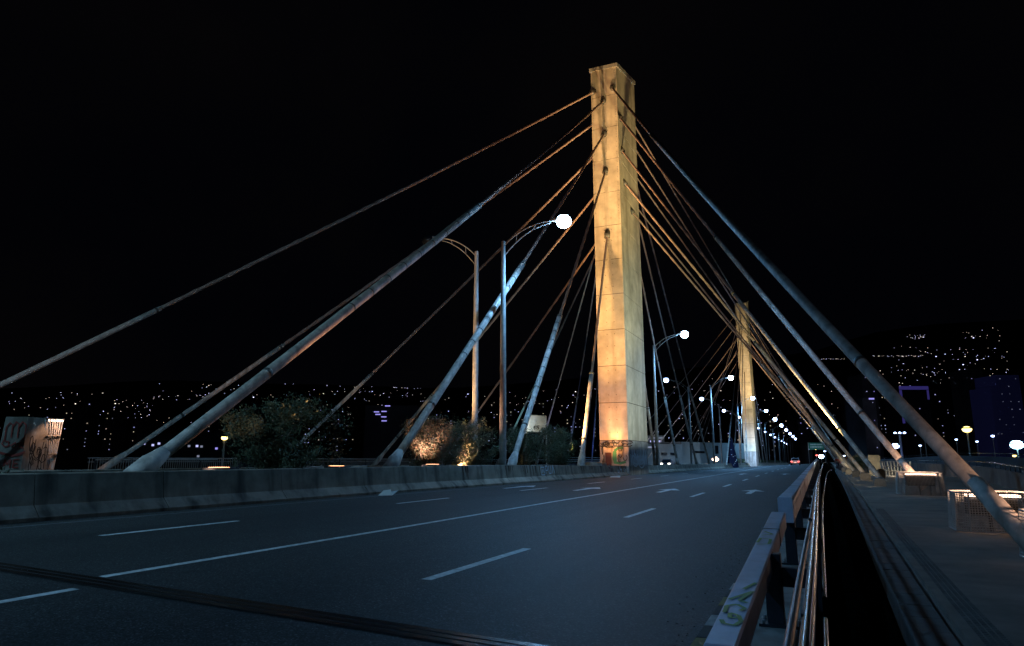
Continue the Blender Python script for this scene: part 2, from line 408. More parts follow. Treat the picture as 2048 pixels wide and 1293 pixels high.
# ---------------------------------------------------------------- pylons
def pylon(x0, x1, y0, y1, label, detail):
    root = thing('bridge_pylon', ((x0+x1)/2, (y0+y1)/2, 0), label, 'bridge pylon')
    g = MB(); zs = [-1.0, 2.95]; z = 2.95
    while z < 33: z += 3.09; zs.append(z)
    zs = [q for q in zs if q < 36]
    ins = .03; gh = .022
    for i, a in enumerate(zs):
        b = zs[i+1]-gh if i+1 < len(zs) else None
        lo = a+gh if i else a
        if b is None:
            n = len(g.v); t0, t1 = 36.55, 38.45
            g.v += [(x0, y0, lo), (x1, y0, lo), (x1, y1, lo), (x0, y1, lo), (x0, y0, t0), (x1, y0, t0), (x1, y1, t1), (x0, y1, t1)]
            for f in ((0,3,2,1),(4,5,6,7),(0,1,5,4),(1,2,6,5),(2,3,7,6),(3,0,4,7)): g.f.append(tuple(n+q for q in f)); g.m.append(0)
        else: g.box(x0, x1, y0, y1, lo, b, 2 if i == 0 else 0)
        if i: g.box(x0+ins, x1-ins, y0+ins, y1-ins, a-gh, a+gh, 1)
    g.build('shaft', ['pylon', 'dark_gap', 'base'], root, bevel=0)
    g = MB(); n = 0; e = .12
    g.v += [(x0-e, y0-e, 36.5), (x1+e, y0-e, 36.5), (x1+e, y1+e, 38.5), (x0-e, y1+e, 38.5), (x0-e, y0-e, 36.85), (x1+e, y0-e, 36.85), (x1+e, y1+e, 38.9), (x0-e, y1+e, 38.9)]
    for f in ((0,3,2,1),(4,5,6,7),(0,1,5,4),(1,2,6,5),(2,3,7,6),(3,0,4,7)): g.f.append(f); g.m.append(0)
    g.build('cap', 'concrete', root)
    if detail:
        rr = random.Random(5); g0 = MB(); g0.ell((0, 0, 0), (.045, .045, .05), 6, 3); pb = g0.build('bolt', 'concrete'); nb = 0
        def stud(a, b, c):
            q = pb.copy(); C.objects.link(q); q.parent = root; q.location = (a-root.location.x, b-root.location.y, c)
        for z in [22+.24*i for i in range(60)]:
            for xx, p in ((x0+.16, .6), (x1-.16, .8)):
                if rr.random() < p: stud(xx+rr.uniform(-.02, .02), y0-.01, z)
            if rr.random() < .3: stud(x1+.01, y0+.25+rr.uniform(-.1, .3), z)
        bpy.data.objects.remove(pb)
        g = MB()
        for z in [3.6+1.03*i for i in range(19)]:
            for xx in ((x0+x1)/2-.32, (x0+x1)/2+.32): g.box(xx-.025, xx+.025, y0-.004, y0+.02, z-.03, z+.03)
        g.build('tie_hole', 'dark_gap', root)
        # access hatch and graffiti on the lowest block
        g = MB(); g.box(x0+.42, x0+1.0, y0-.03, y0+.05, .75, 1.95); g.build('access_hatch', 'hatch', root)
        g = MB(); g.box(x0+.40, x0+.44, y0-.045, y0, .75, 1.97); g.box(x0+.98, x0+1.02, y0-.045, y0, .75, 1.97); g.box(x0+.40, x0+1.02, y0-.045, y0, 1.95, 1.99); g.build('hatch_frame', 'wall_pale', root)
        g = MB(); O = (x0, y0, 0); U = (1, 0, 0); V = (0, 0, 1)
        strokes(g, O, U, V, [[(1.9,2.35),(1.5,2.3),(1.2,2.0),(1.15,1.5),(1.25,1.15),(1.7,1.1),(2.1,1.2)], [(1.3,2.2),(1.3,1.3)]], .2, (0, -1, 0)); g.build('graffiti', 'g_green', root)
        g = MB(); strokes(g, O, U, V, loops(3, 9, .1, 2.2, 2.2, 2.85, 12)+loops(4, 3, .15, .5, 1.2, 2.2)+loops(8, 4, 1.5, 2.2, 1.2, 2.3), .06, (0, -1, 0), lift=.012); g.build('graffiti', 'g_black', root)
        g = MB(); strokes(g, (x1, y0, 0), (0, 1, 0), (0, 0, 1), [[(.5+.38*i, .9), (.6+.38*i+.15*(i % 3), 1.8+.35*(i % 2)), (.75+.38*i, 1.0), (.9+.38*i, 1.7)] for i in range(15)]+loops(9, 6, .6, 5.5, 1.0, 2.2, 10), .12, (1, 0, 0), lift=.02); g.build('graffiti', 'g_pale', root)
        for cx, s_ in ((.95, 0), (1.2, .1)):
            pass
        # dark run-off stains below the anchors
        g = MB()
        rr = random.Random(11)
        for z1, L in ((33.0, 2.6), (29.8, 2.2), (26.2, 3.0), (36.3, 2.6), (20.2, 2.0)):
            for k in range(3):
                xx = (x0+x1)/2+rr.uniform(-.1, .1); ww = rr.uniform(.10, .22); l = L*rr.uniform(.5, 1)
                yo = y0-.004-.002*k; g.quad((xx-ww*.8, yo, z1-l), (xx+ww*.5, yo, z1-l), (xx+ww, yo, z1), (xx-ww, yo, z1))
        stm = mat('runoff_stain', (.42, .37, .28), .9, noise_=(5, .3)); g.build('runoff_stain', stm, root)
    return root
PX0, PX1, PY0, PY1 = -16.6, -14.2, 55.5, 62.5
p1 = pylon(PX0, PX1, PY0, PY1, 'tall square concrete bridge pylon in the centre, lit warm orange, nearer of the two', True)
DX, DY = 1.25, 107.5
p2 = pylon(PX0+DX, PX1+DX, PY0+DY, PY1+DY, 'farther and smaller looking bridge pylon, lit yellow above and pale blue below', False)

# ---------------------------------------------------------------- stay cables
def cable(a, b, label, rs=.085, rp=.15, sheath=.25, sock=(.26, 1.3), det=True, collars=5):
    A, B = Vector(a), Vector(b); L = (B-A).length; d = (B-A).normalized()
    root = thing('stay_cable', B, label, 'bridge cable', 'stay cables of the bridge')
    sag = L*L*.00010
    def P(t): p = A.lerp(B, t); p.z -= 4*sag*t*(1-t); return p
    ns = 24 if det else 10; ts = 1-sheath
    if det:   # twisted strand: helical ridges
        n0 = 8; g = MB(); steps = int(L*ts/.28); pts = []; rad = []
        for i in range(steps+1):
            pts.append(P(ts*i/steps)); rad.append(rs*(1.0+.13*math.sin(i*math.pi*.5)))
        g.tube(pts, rad, 8)
    else:
        g = MB(); g.tube([P(ts*i/ns) for i in range(ns+1)], rs, 6)
    g.build('strand', 'cable', root, smooth=True)
    g = MB(); g.tube([P(lerp(ts, 1, i/8)) for i in range(9)], rp, 14 if det else 8, cap=True)
    g.build('sheath_pipe', 'pipe', root, smooth=True)
    if det:
        rr = random.Random(int(L*100))
        if rp > .16 and sheath > .39:
            for i in range(9):
                c = P(.60+.026*i); g = MB(); g.tube([c-d*.03, c+d*.03], rp*1.05, 14); g.build('band', 'socket', root, smooth=True)
        for i in range(min(2, collars)):
            t = (ts+.004, .9)[i]; c = P(t); e = d*.06
            g = MB(); g.tube([c-e, c+e], rp*1.07, 14); g.build('collar', 'socket', root, smooth=True)
        g = MB(); S = P(1); r2, l2 = sock
        g.tube([S-d*(l2+.45), S-d*l2, S-d*(l2-.05), S+d*.3], [rp*1.02, r2*.92, r2, r2*1.02], 16); g.build('anchor_socket', 'pipe', root, smooth=True)
        g = MB(); g.tube([A-d*.3, A+d*.35], rs*2.6, 14); g.build('tower_socket', 'socket', root, smooth=True)
    return root
side = {'m': 'the median', 'r': 'the right walkway', 'l': 'the far left deck edge'}
MED = [(33.4, 12.2, 1.3), (30.2, 23.3, 1.3), (26.6, 35.1, 1.2), (20.7, 47.4, 1.2)]
mx = -15.45
kinds = ['thickest', 'second', 'third', 'steepest']
for k, (za, yb, zb) in enumerate(MED):
    cable((mx, PY0, za), (mx-.05, yb-.35, zb-.35), f'{kinds[k]} cable from the front face of the near pylon down to the median' if k else 'long thick cable from the near pylon to the fat socket at left behind the barrier',
          rs=.10, rp=.17, sheath=[.43, .42, .40, .36][k], sock=(.27, .75))
for k, (za, yb) in enumerate([(33.4, 109.5), (30.2, 97.5), (26.6, 83.8), (20.7, 71.4)]):
    cable((mx, PY1, za), (mx, yb, .5), f'{["outermost", "second outermost", "third outermost", "steepest"][k]} cable behind the near pylon down to the median', rs=.095, rp=.15, sheath=.3, sock=(.22, 1.0), collars=4)
RT = [(-14.58, 55.5, 34.47, 2.75, 13.1, .35), (-14.2, 56.4, 31.9, 3.75, 34.2, .5), (-14.2, 56.5, 28.8, 2.95, 43.6, .4), (-14.2, 57.0, 25.9, 2.85, 55.2, .3), (-14.2, 59.3, 24.0, 2.7, 64.0, .2)]
for k, (x, y, z, bx, by, bz) in enumerate(RT):
    rp = [.135, .15, .135, .125, .12][k]
    cable((x, y, z), (bx, by, bz), f'{["nearest and thickest", "second nearest", "third nearest", "fourth nearest", "fifth nearest"][k]} stay cable from the near pylon down to the right walkway',
          rs=[.095, .105, .09, .085, .085][k], rp=rp, sheath=[.62, .5, .45, .4, .4][k], sock=(rp*1.12, .8), collars=[4, 4, 4, 3, 3][k])
LT = [(-16.39, 55.5, 34.5, -35, 13.5), (-16.6, 56.4, 31.9, -35, 25.2), (-16.6, 56.6, 28.9, -35, 38), (-16.6, 57.0, 25.4, -35, 49.8), (-16.6, 59.3, 22.6, -35, 61.3)]
for k, (x, y, z, bx, by) in enumerate(LT):
    cable((x, y, z), (bx, by, .9), f'{["highest", "second highest", "third highest", "fourth highest", "fifth highest"][k]} stay cable reaching from the near pylon to the far left deck edge',
          rs=.10, rp=.13, sheath=.25, sock=(.2, .9), collars=3)
for k, (z, by) in enumerate([(34.5, 112), (31.9, 99.5), (28.9, 87), (25.6, 74.4)]):
    cable((-14.5, PY1, z), (2.7, by, .3), f'{["farthest", "second farthest", "third farthest", "fourth farthest"][k]} landing cable behind the near pylon to the right walkway', rs=.075, rp=.115, sheath=.35, sock=(.2, .9), collars=3)
    cable((-16.4, PY1, z), (-35, by, .5), f'{["farthest", "second farthest", "third farthest", "fourth farthest"][k]} landing cable behind the near pylon to the left edge', rs=.08, rp=.11, sheath=.3, sock=(.18, .9), collars=2)
for k, (za, off) in enumerate([(33.4, 47), (30.2, 37), (26.6, 24.5), (20.7, 12.4)]):
    for s_, nm in ((-1, 'towards the camera'), (1, 'away from the camera')):
        yf = (PY0 if s_ < 0 else PY1)+DY
        cable((mx+DX, yf, za), (mx+DX, 59+DY+s_*off, .3), f'{ORD[k]} cable from the top of the far pylon to the median, {nm}', rs=.08, rp=.11, sheath=.35, det=False)
for k, (z, off) in enumerate([(34.4, 47), (31.9, 34.5), (28.9, 22), (25.8, 10)]):
    for s_, nm in ((-1, 'towards the camera'), (1, 'away from the camera')):
        yf = (PY0 if s_ < 0 else PY1)+DY
        for bx, ax, sd in ((3.9, -14.45+DX, 'right walkway'), (-34, -16.4+DX, 'left edge')):
            cable((ax, yf, z), (bx, 59+DY+s_*off, .2), f'{ORD[k]} highest far pylon cable to the {sd}, {nm}', rs=.075, rp=.10, sheath=.3, det=False)

# ---------------------------------------------------------------- street lamps
BLUE = (.19, .52, 1.0)
def make_lamp(sg, name_label, lit, group):
    root = thing('street_lamp', (0, 0, 0), name_label, 'street lamp', group)
    g = MB(); g.tube([(0, 0, 0), (0, 0, .02), (0, 0, 6), (0, 0, 13.0)], [.19, .19, .165, .115], 12); g.build('pole', 'steel', root, smooth=True)
    g = MB(); g.box(-.3, .3, -.3, .3, 0, .05); g.build('base_plate', 'darksteel', root)
    g = MB()
    def bez(p0, p1, p2, n=14): return [((1-t)**2*p0[0]+2*t*(1-t)*p1[0]+t*t*p2[0], 0, (1-t)**2*p0[1]+2*t*(1-t)*p1[1]+t*t*p2[1]) for t in [i/n for i in range(n+1)]]
    A = bez((0, 12.7), (1.25*sg, 14.12), (2.85*sg, 14.18)); B = bez((0, 12.1), (1.2*sg, 13.75), (2.6*sg, 14.05))
    g.tube(A, .035, 6); g.tube(B, .03, 6)
    for i in (4, 9): g.tube([A[i], B[i]], .022, 5)
    g.build('arm', 'steel', root, smooth=True)
    h = MB(); h.ell((3.25*sg, 0, 14.25), (.55, .2, .13), 14, 8); hd = h.build('lamp_head', 'steel', root, smooth=True)
    bw = MB(); bw.ell((3.32*sg, 0, 14.15), (.42, .38, .38), 16, 10, -1, .8); bw.build('glass_bowl', 'e_blue' if lit == 2 else ('e_far' if lit else 'glass'), hd, smooth=True)
    return root
rightrow = []
protoR = make_lamp(1, 'nearest lit street lamp, blazing blue white just left of the near pylon', 2, 'street lamps with arms over the near road')
for i in range(24):
    y = 32.5+37.3*i if i < 2 else 32.7+39*i
    if i == 0: protoR.location = (-14.9, y, zl(y)-.1); protoR.rotation_euler = (0, 0, R(24)); o = protoR
    else:
        o = copy_tree(protoR, (-14.9, y, zl(y)-.1)); o['label'] = f'{ORD[i]} street lamp from the camera in the row lighting the near road'
        if i == 1: o['label'] = 'lit street lamp just right of the near pylon, arm reaching over the road'
    if i == 5:
        fbm = MB(); fbm.ell((3.32, 0, 14.15), (.62, .6, .6), 12, 8); fo = fbm.build('glass_bowl', 'e_far', smooth=True); fbd = fo.data; bpy.data.objects.remove(fo)  # oversized bowl, its size stands in for the bloom of distant lamps
    if i >= 5:
        for c_ in o.children:
            if c_.name.startswith('lamp_head'):
                b_ = c_.children[0]; b_.data = fbd
    if i < 9:
        spot((-11.8, y+1.35, zl(y)+13.5), (-10.2, y+1.35, 0), (3500 if i < 2 else 7500), BLUE, 165, .5, .2); point((-11.8, y+1.35, zl(y)+13.45), 500, BLUE, .1)
o = copy_tree(protoR, (-14.9, -6.5, .3)); o['label'] = 'street lamp standing behind the camera, the first of the row, outside the picture'
spot((-11.8, -6.5, 13.9), (-10, -6.5, 0), 2600, BLUE, 165, .5, .2)
protoL = make_lamp(-1, 'unlit street lamp left of the thick cables, pole glowing orange, arm pointing left', 0, 'street lamps with arms over the far road')
protoL.location = (-17.6, 34.6, zl(34)+.25)
o = copy_tree(protoL, (-17.6, -3, .4)); o['label'] = 'street lamp over the far road, behind the camera and outside the picture'
spot((-20.7, -3, 13.6), (-27, 6, 0), 5200, (.35, .72, 1), 150, .5, .25)
o = copy_tree(protoL, (-17.4, 71.5, zl(70))); o['label'] = 'unlit street lamp hidden behind the near pylon'
protoL2 = make_lamp(-1, 'lit street lamp over the far road, first beyond the near pylon', 1, 'street lamps with arms over the far road')
for i in range(13):
    y = 108+36*i; loc = (-17.9, y, zl(y)-.5 if i < 3 else zl(y))
    if i == 0: protoL2.location = loc; o = protoL2
    else: o = copy_tree(protoL2, loc); o['label'] = f'{ORD[i]} lit street lamp over the far road beyond the near pylon'
    if i < 3: spot((-21.0, y, 13.4), (-23, y, 0), 2200, BLUE, 160, .5, .25)

# ---------------------------------------------------------------- guard rail, handrail, kerb on the right edge
kr = thing('kerb', (-.9, 3, 0), 'painted kerb with black, white and yellow blocks along the right edge of the road', 'kerb')
for i in range(60):
    y = .6+i*.42*(1 if i < 30 else 1); y1 = y+.41
    g = MB(); zz = zroad(-.97, y)
    g.prism([(-.10, -.02), (-.04, .17), (.16, .175), (.16, -.02)], [(-.93, y, zz, 1, 0), (-.93, y1, zz, 1, 0)])
    g.build('kerb_block', ['kerbk', 'kerbw', 'kerbk', 'kerby'][i % 4], kr, bevel=.01)
g = MB(); g.prism([(-.10, -.02), (-.04, .17), (.16, .175), (.16, -.02)], [(-.93, y, zroad(-.97, y), 1, 0) for y in [25.8]+[q for q in YS if q > 26]]); g.build('kerb_run', 'barrier', kr)
pth = thing('rail_plinth', (-.4, 3, 0), 'concrete plinth under the guard rail posts beside the dark strip', 'plinth')
g = MB()
ys = [-3, 0, 3, 5.2, 8.8, 12.5]+[q for q in YS if q > 13 and q < 320]
for a, b in zip(ys, ys[1:]):
    g.prism([(-.36, -.5), (-.36, .13), (-.30, .155), (.17, .155), (.19, .13), (.19, -.5)], [(-.40, a+.006, zr(a), 1, 0), (-.40, b-.006, zr(b), 1, 0)])
g.build('plinth_body', 'concrete', pth, bevel=.008)
gr = thing('guard_rail', (-.5, 3, 0), 'metal guard rail with box beam on posts along the right edge of the road', 'guard rail')
# seg 1, rising beam
g = MB()
prof1 = [(-.08, -.17), (-.08, -.012), (-.068, 0), (.068, 0), (.08, -.012), (.08, -.17)]
def bp(y): return lerp(.60, .875, (y-3.75)/(8.9-3.75)) if y < 8.9 else .875
g.prism(prof1, [(-.525+.004*(y-3.7), y, bp(y), 1, 0) for y in (3.72, 5, 7.2, 8.95)])
b1 = g.build('rail_beam', 'beam', gr); b1['label'] = 'short pale violet beam end sloping up, tagged with olive paint'
g = MB(); g.box(-.592, -.422, 7.55, 7.57, bp(7.6)-.16, bp(7.6)+.006); g.build('beam_joint', 'steel', gr)
g = MB()
tl = [0]
def onbeam(u, y): tl[0] += .00012; return (-.52+u, y, bp(y)+.004+tl[0])
def tagline(pts):
    P = [Vector(onbeam(u, y)) for u, y in pts]
    for a, b in zip(P, P[1:]):
        d = (b-a).normalized(); s_ = Vector((0, 0, 1)).cross(d)*.013; g.quad(a-s_, a+s_, b+s_, b-s_)
tagline([(-.05, 4.15), (-.03, 4.08), (.03, 4.06), (.055, 4.15), (.03, 4.26), (-.02, 4.3), (-.01, 4.2), (.04, 4.22)])
tagline([(-.05, 4.3), (-.055, 4.45), (.0, 4.5), (.05, 4.42), (.03, 4.36)]); tagline([(-.06, 4.6), (.06, 4.85), (.0, 4.6), (.05, 4.55)]); tagline([(.0, 4.9), (.06, 5.1)])
tagline([(-.05, 6.6), (.05, 6.65), (.05, 6.9), (-.04, 6.95), (-.05, 6.7)]); tagline([(-.04, 7.1), (.05, 7.2), (-.03, 7.35)])
g.build('graffiti', 'g_yellow', gr)
g = MB(); prof2 = [(-.09, -.30), (-.09, -.012), (-.078, 0), (.068, 0), (.08, -.012), (.08, -.30)]
ys = [9.25, 12, 15, 18]+[q for q in YS if 19 < q < 320]
g.prism(prof2, [(-.43, y, zr(y)+1.03, 1, 0) for y in ys]); g.build('rail_beam', 'beam', gr)
g = MB()
for y in [12.9+3.6*i for i in range(8)]: g.box(-.524, -.346, y, y+.02, zr(y)+.74, zr(y)+1.036)
g.build('beam_joint', 'steel', gr)
pc = 0
for i in range(40):
    y = 2.75+3.62*i
    zt = bp(y)-.02 if y < 8.9 else zr(y)+.93
    if y < 3.7: zt = .55
    g = MB(); g.box(-.50, -.365, y-.07, y+.07, zr(y)+.165, zt); po = g.build('post', 'darksteel', gr, bevel=.008)
    g = MB(); g.box(-.56, -.26, y-.13, y+.13, zr(y)+.157, zr(y)+.18)
    g.build('base_plate', 'darksteel', po)
    g = MB()
    for sx in (-.53, -.29):
        for sy in (-.1, .1): g.tube([(sx, y+sy, zr(y)+.17), (sx, y+sy, zr(y)+.205)], .014, 6)
    g.build('anchor_bolt', 'steel', po)
    g = MB(); g.box(-.365, -.10, y-.04, y+.04, zr(y)+.46, zr(y)+.61); g.build('bracket', 'darksteel', gr, bevel=.006)
    if i < 14:
        g = MB(); g.box(-.105, -.075, y-.03, y+.03, zr(y)+.1, zr(y)+.97); g.build('rail_upright', 'darksteel', gr)
hr = thing('handrail', (-.08, 3, 0), 'shiny steel pipe handrail on the walkway side of the guard rail, catching yellow light', 'handrail')
def pipe(pts, r, mname='chrome', nm='rail_pipe'):
    P = []; pv = [Vector(p) for p in pts]
    for i in range(len(pv)-1):
        a = pv[max(0, i-1)]; b = pv[i]; c = pv[i+1]; d = pv[min(len(pv)-1, i+2)]
        for k in range(6):
            t = k/6; P.append(.5*((2*b)+(c-a)*t+(2*a-5*b+4*c-d)*t*t+(3*b-a-3*c+d)*t**3))
    P.append(pv[-1]); g = MB(); g.tube(P, r, 12); return g.build(nm, mname, hr, smooth=True)
pipe([(-.085, .7, .95), (-.08, 3, .95), (-.08, 6, .96), (-.08, 7.6, .97)], .024)
pipe([(-.08, 7.75, .97), (-.08, 14, 1.02), (-.03, 21, 1.09), (.10, 38, 1.20), (.2, 46, 1.24), (.36, 48, 1.20), (.5, 48.6, .95), (.55, 48.8, .2)], .024)
pipe([(-.15, .7, .86), (-.15, 4, .87), (-.14, 7.5, .88)], .018, 'darksteel')
pipe([(-.14, 7.9, .88), (-.13, 14, .93), (-.07, 21, 1.0), (.06, 38, 1.1)], .018, 'darksteel')
pipe([(-.05, .7, .45), (-.05, 3, .46), (-.05, 5.2, .46)], .016)
pipe([(-.05, 5.9, .47), (-.04, 14, .53), (.03, 21, .62), (.25, 36, .78), (.5, 45, .82), (.62, 47.5, .8)], .018)

# ---------------------------------------------------------------- dark strip, slab kerb, walkway
E1 = [(0, .52), (5.5, .58), (9, .64), (15, .73), (35, 1.05), (60, 1.35), (120, 1.9), (300, 3)]
E2 = [(0, .90), (5.5, .98), (9, 1.02), (15, 1.13), (35, 1.52), (60, 1.85), (120, 2.4), (300, 3.5)]
yy = [-3, 0, 2, 4, 6, 8, 10, 13, 16, 20, 25, 30, 36, 44, 54, 64, 80, 100, 130, 180, 300]
g = MB()
for a, b in zip(yy, yy[1:]): g.quad((-.22, a, -.30), (pl(a, E1), a, -.30), (pl(b, E1), b, -.30), (-.22, b, -.30))
struct(g.build('dark_strip', 'soil'))  # sunken strip between plinth and slabs, kept nearly black
ks = thing('slab_edging', (.8, 3, 0), 'row of pale concrete edging slabs between the dark strip and the walkway', 'edging')
y = 1.2; i = 0
while y < 100:
    L = .62 if y < 30 else 6.0; b = y+L
    g = MB(); dz = random.uniform(-.006, .006)
    lo, hi = -.33, .0+dz
    P = [(pl(y, E1), y+.008), (pl(y, E2)-.06, y+.008), (pl(b, E2)-.06, b-.008), (pl(b, E1), b-.008)]
    n = 0; g.v = [(p[0], p[1], lo) for p in P]+[(p[0], p[1], hi) for p in P]
    for f in ((0,3,2,1),(4,5,6,7),(0,1,5,4),(1,2,6,5),(2,3,7,6),(3,0,4,7)): g.f.append(f); g.m.append(0)
    g.build('slab', 'slab', ks, bevel=.012); y = b; i += 1
g = MB()
XR = [(0, 7.2), (20, 7.6), (36, 8.2), (41, 8.7), (53, 9.8), (75, 9.9), (110, 8.5), (180, 6.5), (300, 6)]
for a, b in zip(yy, yy[1:]):
    n = 4
    for k in range(n):
        f = lambda y_, t: lerp(pl(y_, E2)+.02, pl(y_, XR), t)
        g.quad((f(a, k/n), a, 0), (f(a, (k+1)/n), a, 0), (f(b, (k+1)/n), b, 0), (f(b, k/n), b, 0))
    g.quad((pl(a, E2)-.08, a, -.07), (pl(a, E2)+.02, a, -.07), (pl(b, E2)+.02, b, -.07), (pl(b, E2)-.08, b, -.07))
    g.quad((pl(a, E2)+.02, a, -.07), (pl(b, E2)+.02, b, -.07), (pl(b, E2)+.02, b, 0), (pl(a, E2)+.02, a, 0))
struct(g.build('walkway', 'walk'))
# tactile edging studs as a raised band
g = MB()
yv = 2.0
while yv < 24:
    for k in range(4):
        x = pl(yv, E2)+.14+k*.055; g.box(x-.018, x+.018, yv-.02, yv+.02, 0, .008)
    yv += .07
struct(g.build('tactile_band', 'slab'))
# right hand parapets
def parapet(path, h0, hts, label, mname):
    root = thing('parapet', (path[0][0], path[0][1], 0), label, 'parapet')
    g = MB()
    fr = []
    for i, (x, y) in enumerate(path):
        a = path[max(0, i-1)]; b = path[min(len(path)-1, i+1)]; d = Vector((b[0]-a[0], b[1]-a[1])).normalized(); fr.append((x, y, d.y, -d.x))
    n0 = 0; k = 4
    for (x, y, ux, uy), h in zip(fr, hts):
        for u, z in ((0, h0), (0, h-.28), (.22, h-.28), (.22, h0)): g.v.append((x+ux*u, y+uy*u, z))
    for i in range(len(fr)-1):
        for j in range(4):
            a = i*4+j; b = i*4+(j+1) % 4; g.f.append((a, b, b+4, a+4)); g.m.append(0)
    g.f.append((0, 1, 2, 3)); g.m.append(0); e = 4*(len(fr)-1); g.f.append((e, e+1, e+2, e+3)); g.m.append(0)
    g.build('wall', mname, root)
    g = MB(); g.tube([(x+ux*.11, y+uy*.11, h) for (x, y, ux, uy), h in zip(fr, hts)], .045, 8); g.build('top_rail', 'chrome', root, smooth=True)
    L = 0
    for i, ((x, y, ux, uy), h) in enumerate(zip(fr, hts)):
        g = MB(); g.tube([(x+ux*.11, y+uy*.11, h-.28), (x+ux*.11, y+uy*.11, h)], .025, 6); g.build('rail_post', 'darksteel', root)
    return root
def smooth_path(pts, n=5):
    out = []; pv = [Vector(p) for p in pts]
    for i in range(len(pv)-1):
        a = pv[max(0, i-1)]; b = pv[i]; c = pv[i+1]; d = pv[min(len(pv)-1, i+2)]
        for k in range(n):
            t = k/n; out.append(.5*((2*b)+(c-a)*t+(2*a-5*b+4*c-d)*t*t+(3*b-a-3*c+d)*t**3))
    out.append(pv[-1]); return out
sp = smooth_path([(7.3, 24, 1.0), (7.7, 30, 1.03), (8.2, 36.4, 1.06), (8.75, 43, 1.14), (9.6, 54, 1.24), (9.8, 70, 1.28), (8.8, 92, 1.3)])
parapet([(p.x, p.y) for p in sp], -.3, [p.z for p in sp], 'curved stained concrete parapet with steel top rail at the right of the walkway', 'parap')
sp = smooth_path([(13.2, 38, 1.5), (13.9, 52, 1.58), (14.6, 72, 1.88), (13.9, 100, 2.08), (12.2, 135, 1.75), (9.5, 165, 1.4)])
parapet([(p.x, p.y) for p in sp], -3, [p.z for p in sp], 'farther ramp parapet with thin rail curving behind the stained parapet', 'wall_mid')
g = MB()
for a, b in zip(sp, sp[1:]): g.quad((a.x, a.y, -.2), (b.x, b.y, -.2), (b.x+9, b.y, -.2), (a.x+9, a.y, -.2))
struct(g.build('ramp_road', 'asphalt'))

# ---------------------------------------------------------------- lamp cages on the walkway
def cage(x, y, wx, wy, h, label, rz=0, dens=.05, slat=False, power=26, glow=True):
    root = thing('lamp_cage', (x, y, .0), label, 'lamp cage', 'lamp cages at the cable feet'); root['_off'] = (0, 0, 0)
    ch = .22 if not slat else .3
    hx, hy = wx/2, wy/2
    P = [(-hx+ch, -hy), (hx-ch, -hy), (hx, -hy+ch), (hx, hy-ch), (hx-ch, hy), (-hx+ch, hy), (-hx, hy-ch), (-hx, -hy+ch)]
    top = [(p[0]*.93, p[1]*.93) for p in P]
    if slat: top = [(p[0]*1.15, p[1]*1.15) for p in P]
    g = MB()
    for i in range(8):
        a, b = P[i], P[(i+1) % 8]; c, d = top[i], top[(i+1) % 8]
        g.tube([(*a, .03), (*c, h)], .020, 5); g.tube([(*a, .04), (*b, .04)], .018, 5); g.tube([(*c, h), (*d, h)], .018, 5)
    g.build('frame', 'steel', root)
    for i in range(8):
        a, b = Vector((*P[i], .04)), Vector((*P[(i+1) % 8], .04)); c, d = Vector((*top[i], h)), Vector((*top[(i+1) % 8], h))
        L = (b-a).length; n = max(2, int(L/dens)); g = MB(); r = .0075 if not slat else .03
        for k in range(1, n): g.tube([a.lerp(b, k/n), c.lerp(d, k/n)], r, 4, cap=False)
        if not slat:
            m_ = int(h/dens)
            for k in range(1, m_): g.tube([a.lerp(c, k/m_), b.lerp(d, k/m_)], r, 4, cap=False)
        else:
            for t in (.33, .66): g.tube([a.lerp(c, t), b.lerp(d, t)], r, 4, cap=False)
        g.build('mesh_panel', 'steel', root)
    if not slat:
        g = MB(); g.box(-hx*.58, hx*.62, -hy*.5, hy*.5, h*.42, h*.86); g.box(-hx*.45, hx*.5, -hy*.4, hy*.4, h*.84, h*.9); bx = g.build('lamp_housing', 'g_black', root, bevel=.03)
        g = MB(); g.box(-hx*.62, hx*.66, -hy*.66, -hy*.1, h*.90, h*.95); g.build('lamp_glass', 'e_orange', bx)
        g = MB(); g.box(-.05, .0, -.05, .05, 0, h*.42); g.box(hx*.4, hx*.4+.05, -.05, .05, 0, h*.42); g.build('stand', 'darksteel', root)
    root.rotation_euler = (0, 0, rz)
    l = bpy.data.lights.new('cage_lamp', 'POINT'); l.energy = power; l.color = (1.0, .60, .40) if not slat else (1, .85, .6); l.shadow_soft_size = .06
    lo = bpy.data.objects.new('cage_lamp', l); C.objects.link(lo); lo.location = (x, y, h*.97 if not slat else .25)
    return root
cage(3.45, 12.75, 1.5, 1.3, .72, 'wire mesh lamp cage cut off by the right edge of the picture', power=90)
cage(3.18, 17.6, 1.42, 1.3, .80, 'large wire mesh lamp cage glowing pink on the walkway, under the nearest cable', power=130)
cage(3.72, 33.6, 1.7, 1.5, .92, 'smaller looking mesh lamp cage with dark housing at the foot of the second cable', power=170)
cage(5.75, 66.5, 1.9, 1.9, 1.25, 'white slatted round lamp cage further along the walkway', slat=True, dens=.2, power=90)
